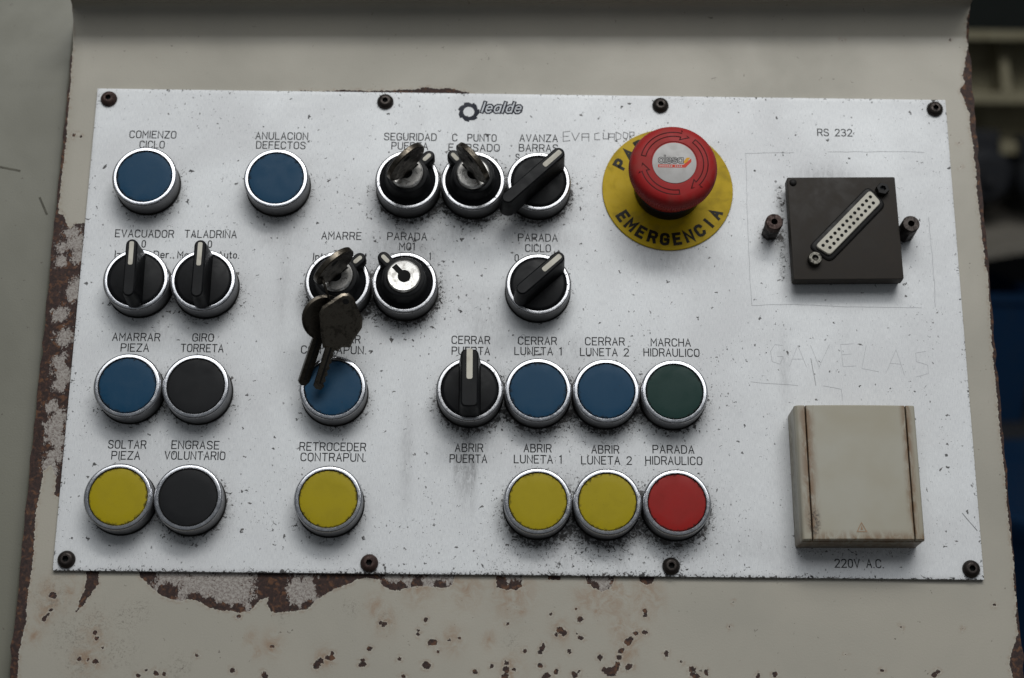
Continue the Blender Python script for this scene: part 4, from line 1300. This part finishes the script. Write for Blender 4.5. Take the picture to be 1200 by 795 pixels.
def make_screw(loc, rot, label, mat):
    t = thing('screw', label, 'screw', loc, rot, 'dome head screws holding the control panel')
    b = MB()
    hexr = 1.45
    b.lathe([(3.85, 0.02), (3.85, 0.5), (3.6, 1.15), (3.0, 1.9), (2.3, 2.35), (2.0, 2.42)], 40)
    # flat crown with the hexagon socket sunk in it
    n_ = 36
    o_ = [(2.0 * math.cos(2 * math.pi * k / n_), 2.0 * math.sin(2 * math.pi * k / n_), 2.42) for k in range(n_)]
    h_, g_ = [], []
    for k in range(n_):
        a = 2 * math.pi * k / n_
        rr = hexr * math.cos(math.pi / 6) / math.cos((a % (math.pi / 3)) - math.pi / 6)
        h_.append((rr * math.cos(a), rr * math.sin(a), 2.42))
        g_.append((rr * math.cos(a), rr * math.sin(a), 0.7))
    b.loft([o_, h_, g_], 0, False, False)
    b.build('screw_head', mat, t, 32)
    b = MB()
    b.add([(p[0], p[1], 0.75) for p in g_], [tuple(range(n_))])
    b.build('hex_socket', M_HOLE, t, 0)
    return t


SCREWS = [((-194.2, 108.6), M_SCREWRUST, 'rusty dome screw in the top left corner of the white panel'),
          ((-64.6, 109.1), M_SCREW, 'dark dome screw on the top edge left of the gear emblem'),
          ((64.9, 109.1), M_SCREW, 'dark dome screw on the top edge above the red mushroom button'),
          ((194.6, 109.1), M_SCREW, 'black dome screw in the top right corner of the white panel'),
          ((-194.4, -109.6), M_SCREW, 'dark dome screw in the bottom left corner of the white panel'),
          ((-64.7, -109.8), M_SCREWRUST, 'dome screw on the bottom edge right of the yellow RETROCEDER button'),
          ((65.1, -109.8), M_SCREW, 'dark dome screw on the bottom edge below the red flat button'),
          ((194.7, -109.7), M_SCREW, 'dark dome screw in the bottom right corner of the white panel')]
sp_ = {}
for (x, y), mat, label in SCREWS:
    if mat.name not in sp_:
        sp_[mat.name] = make_screw((x, y, 0), random.uniform(0, 60), label, mat)
    else:
        copy_thing(sp_[mat.name], (x, y, 0), random.uniform(0, 60), label)

# ------------------------------------------------------------------ RS 232 connector
cn = thing('serial_connector', 'square dark grey cover with a slanted 25 hole socket under the legend RS 232', 'connector', (146.5, 44.3, 0), 1.1)
b = MB()
b.prism(rrect(0, 0, 49.7, 49.9, 0.6, 2), 4.2, 10.0, 0.35)
b.build('cover_plate', M_CONN, cn, 30)
b = MB()
b.prism(rrect(0.6, 0.3, 48.4, 48.0, 0.5, 2), 0.02, 4.25)
b.build('cover_base', M_CONNBLK, cn, 30)
b = MB()
b.lathe([(1.7, 9.9), (1.6, 10.4), (1.1, 10.8), (0, 10.9)], 24, (-22.2, 22.3))
b.build('cover_rivet', M_CONNBLK, cn)
AX = math.radians(45.4)
cx_, cy_ = 1.6, 1.2
Mx = Matrix.Translation((cx_, cy_, 0)) @ Matrix.Rotation(AX, 4, 'Z')


def dshape(L1, L2, w, r):
    """D outline along x: long row length L1 (upper), short row L2 (lower)"""
    corners = [(-L2 / 2, -w / 2), (L2 / 2, -w / 2), (L1 / 2, w / 2), (-L1 / 2, w / 2)]
    pts = []
    for i in range(4):
        p0, p1, p2 = (Vector(corners[(i + k) % 4]) for k in (-1, 0, 1))
        u, v = (p0 - p1).normalized(), (p2 - p1).normalized()
        for k in range(5):
            t_ = k / 4
            q = (p1 + u * r) * (1 - t_) ** 2 + p1 * 2 * t_ * (1 - t_) + (p1 + v * r) * t_ ** 2
            pts.append((q.x, q.y))
    return pts


b = MB()
b.loft([[(x, y, z) for x, y in dshape(41.5 + e, 39.0 + e, 11.6 + e, 3.0)] for z, e in ((9.9, 0.6), (10.5, 0.4), (10.9, -0.4), (11.0, -1.0))])
b.xf(Mx)
b.build('socket_shell', M_CONNBLK, cn, 30)
b = MB()
b.loft([[(x, y, z) for x, y in dshape(38.2 + e, 36.0 + e, 7.6 + e, 1.8)] for z, e in ((10.8, 0), (12.2, 0), (12.5, -0.5))])
b.xf(Mx)
b.build('socket_insert', M_INSERT, cn, 30)
b = MB()
for row, n_, y in ((0, 13, 1.45), (1, 12, -1.45)):
    for k in range(n_):
        x = (k - (n_ - 1) / 2) * 2.76
        b.add([(x + 0.80 * math.cos(a), y + 0.80 * math.sin(a), 12.55) for a in [2 * math.pi * q / 14 for q in range(14)]], [tuple(range(14))])
b.xf(Mx)
b.build('contact_holes', M_HOLE, cn, 0)
for s in (-1, 1):
    b = MB()
    b.lathe([(3.1, 9.9), (3.1, 12.4), (2.8, 12.9), (1.5, 12.9), (1.4, 11.5), (0, 11.5)], 6 if s > 0 else 24)
    b.xf(Mx @ Matrix.Translation((s * 23.7, 0, 0)))
    b.build('jack_screw', M_CONNBLK if s > 0 else M_JACK, cn, 30)


def standoff(loc, label, mat, rot):
    t = thing('standoff', label, 'standoff', loc, rot, 'threaded standoffs beside the connector')
    b = MB()
    b.prism(circle(0, 0, 4.0, 6), 0.02, 9.5, 0.2)
    b.build('hex_body', M_STANDOFF, t, 25)
    b = MB()
    b.lathe([(3.6, 9.4), (3.95, 9.8), (3.95, 13.2), (3.6, 13.8), (1.5, 13.8), (1.45, 11.0), (0, 11.0)], 28)
    b.build('threaded_cap', mat, t, 35)
    b = MB()
    b.lathe([(1.44, 11.1), (0, 11.12)], 20)
    b.build('thread_hole', M_HOLE, t, 0)
    return t


standoff((113.9, 45.3, 0), 'rusty red capped standoff left of the square connector cover', M_SCREWRUST, 10)
standoff((175.9, 45.2, 0), 'blackened standoff right of the square connector cover', M_SCREW, 25)

# ------------------------------------------------------------------ 220 V socket box
bx_ = thing('socket_box', 'yellowed ivory plastic socket box with closed lid above the legend 220V A.C.', 'socket box', (145.1, -71.0, 0), 0.5)
Wb, Hb, Tb = 52.4, 59.4, 16.0
b = MB()
b.prism(rrect(0, 0, Wb + 0.4, Hb + 0.6, 1.2, 3), 0.02, 13.0)
b.build('back_box', M_IVORY, bx_, 30)
b = MB()
b.prism([(-21.9, -29.3), (-21.3, -29.3), (-21.3, 29.3), (-21.9, 29.3)], 12.9, 13.6)
b.prism([(21.7, -29.3), (22.3, -29.3), (22.3, 29.3), (21.7, 29.3)], 12.9, 13.6)
b.build('lid_groove', M_GROOVE, bx_, 0)


def strip_(x0, x1, bl, br, name, hump=0.0):
    b = MB()
    prof_ = [(x0, 12.9)]
    r = 1.6
    if bl:
        prof_ += [(x0, 12.9 + 0.6)] + [(x0 + 1.9 * (1 - math.cos(a)), Tb - 2.4 + 2.4 * math.sin(a)) for a in (0.2, 0.6, 1.0, 1.35)]
    else:
        prof_ += [(x0, Tb - 0.2), (x0 + 0.2, Tb)]
    if hump:
        prof_ += [(x0 + (x1 - x0) * k / 8, Tb + hump * math.sin(math.pi * k / 8)) for k in range(1, 8)]
    if br:
        prof_ += [(x1 - 1.2 * (1 - math.cos(a)), Tb - 1.2 + 1.2 * math.sin(a)) for a in (1.35, 1.0, 0.6, 0.2)]
    else:
        prof_ += [(x1 - 0.2, Tb), (x1, Tb - 0.2)]
    prof_ += [(x1, 12.9)]
    loops = []
    for y, dz in ((-Hb / 2, -0.5), (-Hb / 2 + 0.5, 0), (Hb / 2 - 0.5, 0), (Hb / 2, -0.5)):
        loops.append([(x, y, max(12.9, z + dz) if z > 13 else z) for x, z in prof_])
    n_ = len(prof_)
    vs = [p for lp in loops for p in lp]
    fs = []
    for i in range(3):
        for k in range(n_):
            k2 = (k + 1) % n_
            fs.append((i * n_ + k, (i + 1) * n_ + k, (i + 1) * n_ + k2, i * n_ + k2))
    fs += [tuple(range(n_)), tuple(reversed(range(3 * n_, 4 * n_)))]
    b.add(vs, fs)
    o = b.build(name, M_IVORY, bx_, 30)
    bmx = bmesh.new()
    bmx.from_mesh(o.data)
    bmesh.ops.recalc_face_normals(bmx, faces=bmx.faces)
    bmx.to_mesh(o.data)
    bmx.free()
    return o


strip_(-Wb / 2, -21.9, True, False, 'side_rail')
strip_(-21.3, 21.7, False, False, 'lid', 0.5)
strip_(22.3, Wb / 2, False, True, 'side_rail')
b = MB()
b.ribbon([(-0.6 - 2.0, -26.2), (-0.6 + 2.0, -26.2), (-0.6, -22.4)], 0.38, 16.62, True)
b.ribbon([(-0.85, -25.2), (-0.35, -25.2), (-0.6, -23.9)], 0.5, 16.62, True)
b.build('moulded_triangle', M_TRI, bx_, 0)

# ------------------------------------------------------------------ everything on the machine leans with the panel
for o in PANEL_THINGS:
    o.matrix_basis = TILT @ o.matrix_basis

# ------------------------------------------------------------------ the workshop behind, right of the machine (metres, world axes)
CW = TILT @ CAM_POS
M_CREAM = plastic('cream_machine_paint', lam((124, 119, 98)), 0.5, lam((80, 70, 50)), 0.6, 0.05)
M_GREYB = plastic('grey_sheet', lam((112, 108, 100)), 0.5, lam((74, 68, 60)), 0.5, 0.05)
M_DARKM = plastic('dark_machine_paint', lam((34, 36, 40)), 0.5, lam((50, 46, 42)), 0.4, 0.05)
M_BIN = plastic('blue_bin_plastic', lam((10, 36, 62)), 0.45, lam((24, 36, 50)), 0.4)
M_BAG = plastic('yellow_bag', lam((190, 150, 50)), 0.5, lam((130, 100, 60)), 0.4)
M_RAGR = plastic('red_rag', lam((150, 50, 40)), 0.8, lam((90, 40, 36)), 0.4)
M_FLOOR = plastic('workshop_floor', lam((70, 68, 66)), 0.7, lam((40, 38, 36)), 0.6, 0.05)
M_WALL = plastic('workshop_wall', lam((34, 38, 36)), 0.8, lam((22, 24, 24)), 0.5, 0.05)


def wthing(name, label, cat, loc):
    return thing(name, label, cat, tuple(c * 1000 for c in loc), 0, None, False)


def wbox(b, x0, x1, y0, y1, z0, z1, bev=4.0):
    b.prism([(x0 * 1000, y0 * 1000), (x1 * 1000, y0 * 1000), (x1 * 1000, y1 * 1000), (x0 * 1000, y1 * 1000)], z0 * 1000, z1 * 1000, bev, 0, 2)


FZ = -1.05
b = MB()
wbox(b, -3.0, 4.0, -2.5, 4.0, FZ - 0.05, FZ, 0)
o = b.build('workshop_floor', M_FLOOR, None)
o['kind'] = 'structure'
b = MB()
wbox(b, -3.0, 4.0, 2.6, 2.7, FZ, 2.2, 0)
o = b.build('workshop_wall', M_WALL, None)
o['kind'] = 'structure'

frame = wthing('workshop_machine', 'cream painted machine frame with two ledges in the workshop beyond the right edge', 'machine', (0.8, 1.5, FZ))
fx, fy = 0.8, 1.5


def fbox(name, mat, x0, x1, y0, y1, z0, z1, bev=4.0):
    b = MB()
    wbox(b, x0 - fx, x1 - fx, y0 - fy, y1 - fy, z0 - FZ, z1 - FZ, bev)
    return b.build(name, mat, frame)


fbox('frame_body', M_CREAM, 0.40, 1.25, 1.37, 1.80, 0.015, 0.142)
fbox('top_ledge', M_CREAM, 0.38, 1.27, 1.31, 1.82, 0.142, 0.153)
fbox('middle_ledge', M_CREAM, 0.38, 1.27, 1.315, 1.40, 0.066, 0.080)
fbox('lower_ledge', M_CREAM, 0.598, 1.27, 1.29, 1.40, 0.006, 0.020)
fbox('frame_base', M_DARKM, 0.42, 1.22, 1.42, 1.78, FZ, 0.015)
b = MB()
b.loft([[(x, y, z) for y, z in ((1320 - fy * 1000, 80 - FZ * 1000 + 0.5), (1372 - fy * 1000, 80 - FZ * 1000 + 0.5), (1372 - fy * 1000, 142 - FZ * 1000 - 0.5), (1350 - fy * 1000, 142 - FZ * 1000 - 0.5))] for x in (615 - fx * 1000, 605 - fx * 1000)])
b.build('gusset', M_CREAM, frame, 20)
b = MB()
b.loft([[(x, y, z) for x, y, z in ((500 - fx * 1000, 1215 - fy * 1000, -118 - FZ * 1000 + d), (760 - fx * 1000, 1215 - fy * 1000, -70 - FZ * 1000 + d), (760 - fx * 1000, 1415 - fy * 1000, -30 - FZ * 1000 + d), (500 - fx * 1000, 1415 - fy * 1000, -45 - FZ * 1000 + d))] for d in (-8, 0)])
b.build('sloping_cover', M_GREYB, frame, 20)

for (x, y, z, r, ln, label) in ((0.572, 1.30, -0.020, 0.034, 0.10, 'black motor body under the cream frame, nearest the panel edge'),
                                (0.640, 1.29, -0.022, 0.030, 0.10, 'round dark motor right of the black one under the cream frame')):
    t = wthing('electric_motor', label, 'motor', (x, y, z))
    b = MB()
    b.lathe([(0, -ln * 500), (r * 800, -ln * 500), (r * 1000, -ln * 400), (r * 1000, ln * 400), (r * 700, ln * 500), (r * 250, ln * 500), (r * 250, ln * 620), (0, ln * 620)], 28)
    b.xf(Matrix.Rotation(math.radians(90), 4, 'X'))
    b.build('motor_body', M_DARKM, t)
    b = MB()
    b.prism(rrect(0, 0, 44, 36, 3), 0, 24, 2)
    b.xf(Matrix.Translation((0, 0, r * 1000 - 4)))
    b.build('terminal_box', M_DARKM, t)
bench = wthing('low_bench', 'dark grey bench board carrying a blue bin behind the machine', 'bench', (0.75, 1.30, FZ))
b = MB()
wbox(b, -0.33, 0.40, -0.17, 0.08, -0.385 - FZ, -0.300 - FZ, 3)
b.build('bench_top', M_DARKM, bench)
for x in (-0.30, 0.36):
    for y in (-0.14, 0.05):
        b = MB()
        wbox(b, x - 0.02, x + 0.02, y - 0.02, y + 0.02, 0.0, -0.385 - FZ, 2)
        b.build('leg', M_DARKM, bench)
bin_ = wthing('storage_bin', 'dark blue plastic storage bin on the bench beyond the right edge', 'storage bin', (0.56, 1.27, -0.2995))
b = MB()
o_, i_ = rrect(0, 0, 120, 200, 10), rrect(0, 0, 112, 192, 8)
b.loft([[(x * 0.9, y * 0.9, 0) for x, y in o_], [(x, y, 140) for x, y in o_], [(x * 1.05, y * 1.04, 142) for x, y in o_], [(x * 1.05, y * 1.04, 152) for x, y in o_], [(x, y, 152) for x, y in i_], [(x * 0.9, y * 0.9, 5) for x, y in i_]])
b.build('bin_body', M_BIN, bin_)
bag = wthing('cloth_bag', 'small yellow bag beside the blue bin on the bench', 'bag', (0.665, 1.25, -0.2995))
b = MB()
b.lathe([(0, 0), (20, 0), (27, 8), (29, 25), (25, 50), (14, 66), (9, 72), (13, 80), (0, 78)], 20)
b.v = [(x * (1 + 0.12 * math.sin(5 * math.atan2(y, x) + z * 0.05)), y * (1 + 0.1 * math.cos(4 * math.atan2(y, x))), z) for x, y, z in b.v]
b.build('bag_body', M_BAG, bag, 60)
rag = wthing('shop_rag', 'crumpled red rag in front of the yellow bag on the bench', 'rag', (0.655, 1.17, -0.2995))
b = MB()
b.lathe([(0, 0), (24, 0), (28, 6), (22, 17), (12, 26), (0, 29)], 24)
b.v = [(x * (1 + 0.25 * math.sin(3 * math.atan2(y, x) + z * 0.2)), y * (1 + 0.2 * math.cos(4 * math.atan2(y, x) + 1)), z) for x, y, z in b.v]
b.build('rag_body', M_RAGR, rag, 60)
drum = wthing('blue_drum', 'large blue drum standing on the workshop floor low behind the panel', 'drum', (0.64, 0.92, FZ))
b = MB()
b.lathe([(0, 0), (205, 0), (212, 8), (205, 20), (205, 240), (212, 250), (205, 260), (205, 480), (212, 490), (205, 500), (205, 720), (212, 730), (212, 742), (204, 744), (200, 728), (0, 728)], 64)
b.build('drum_body', M_BIN, drum, 35)
b = MB()
b.lathe([(28, 727), (28, 740), (24, 744), (0, 744)], 24, (110, -60))
b.build('bung', M_DARKM, drum)
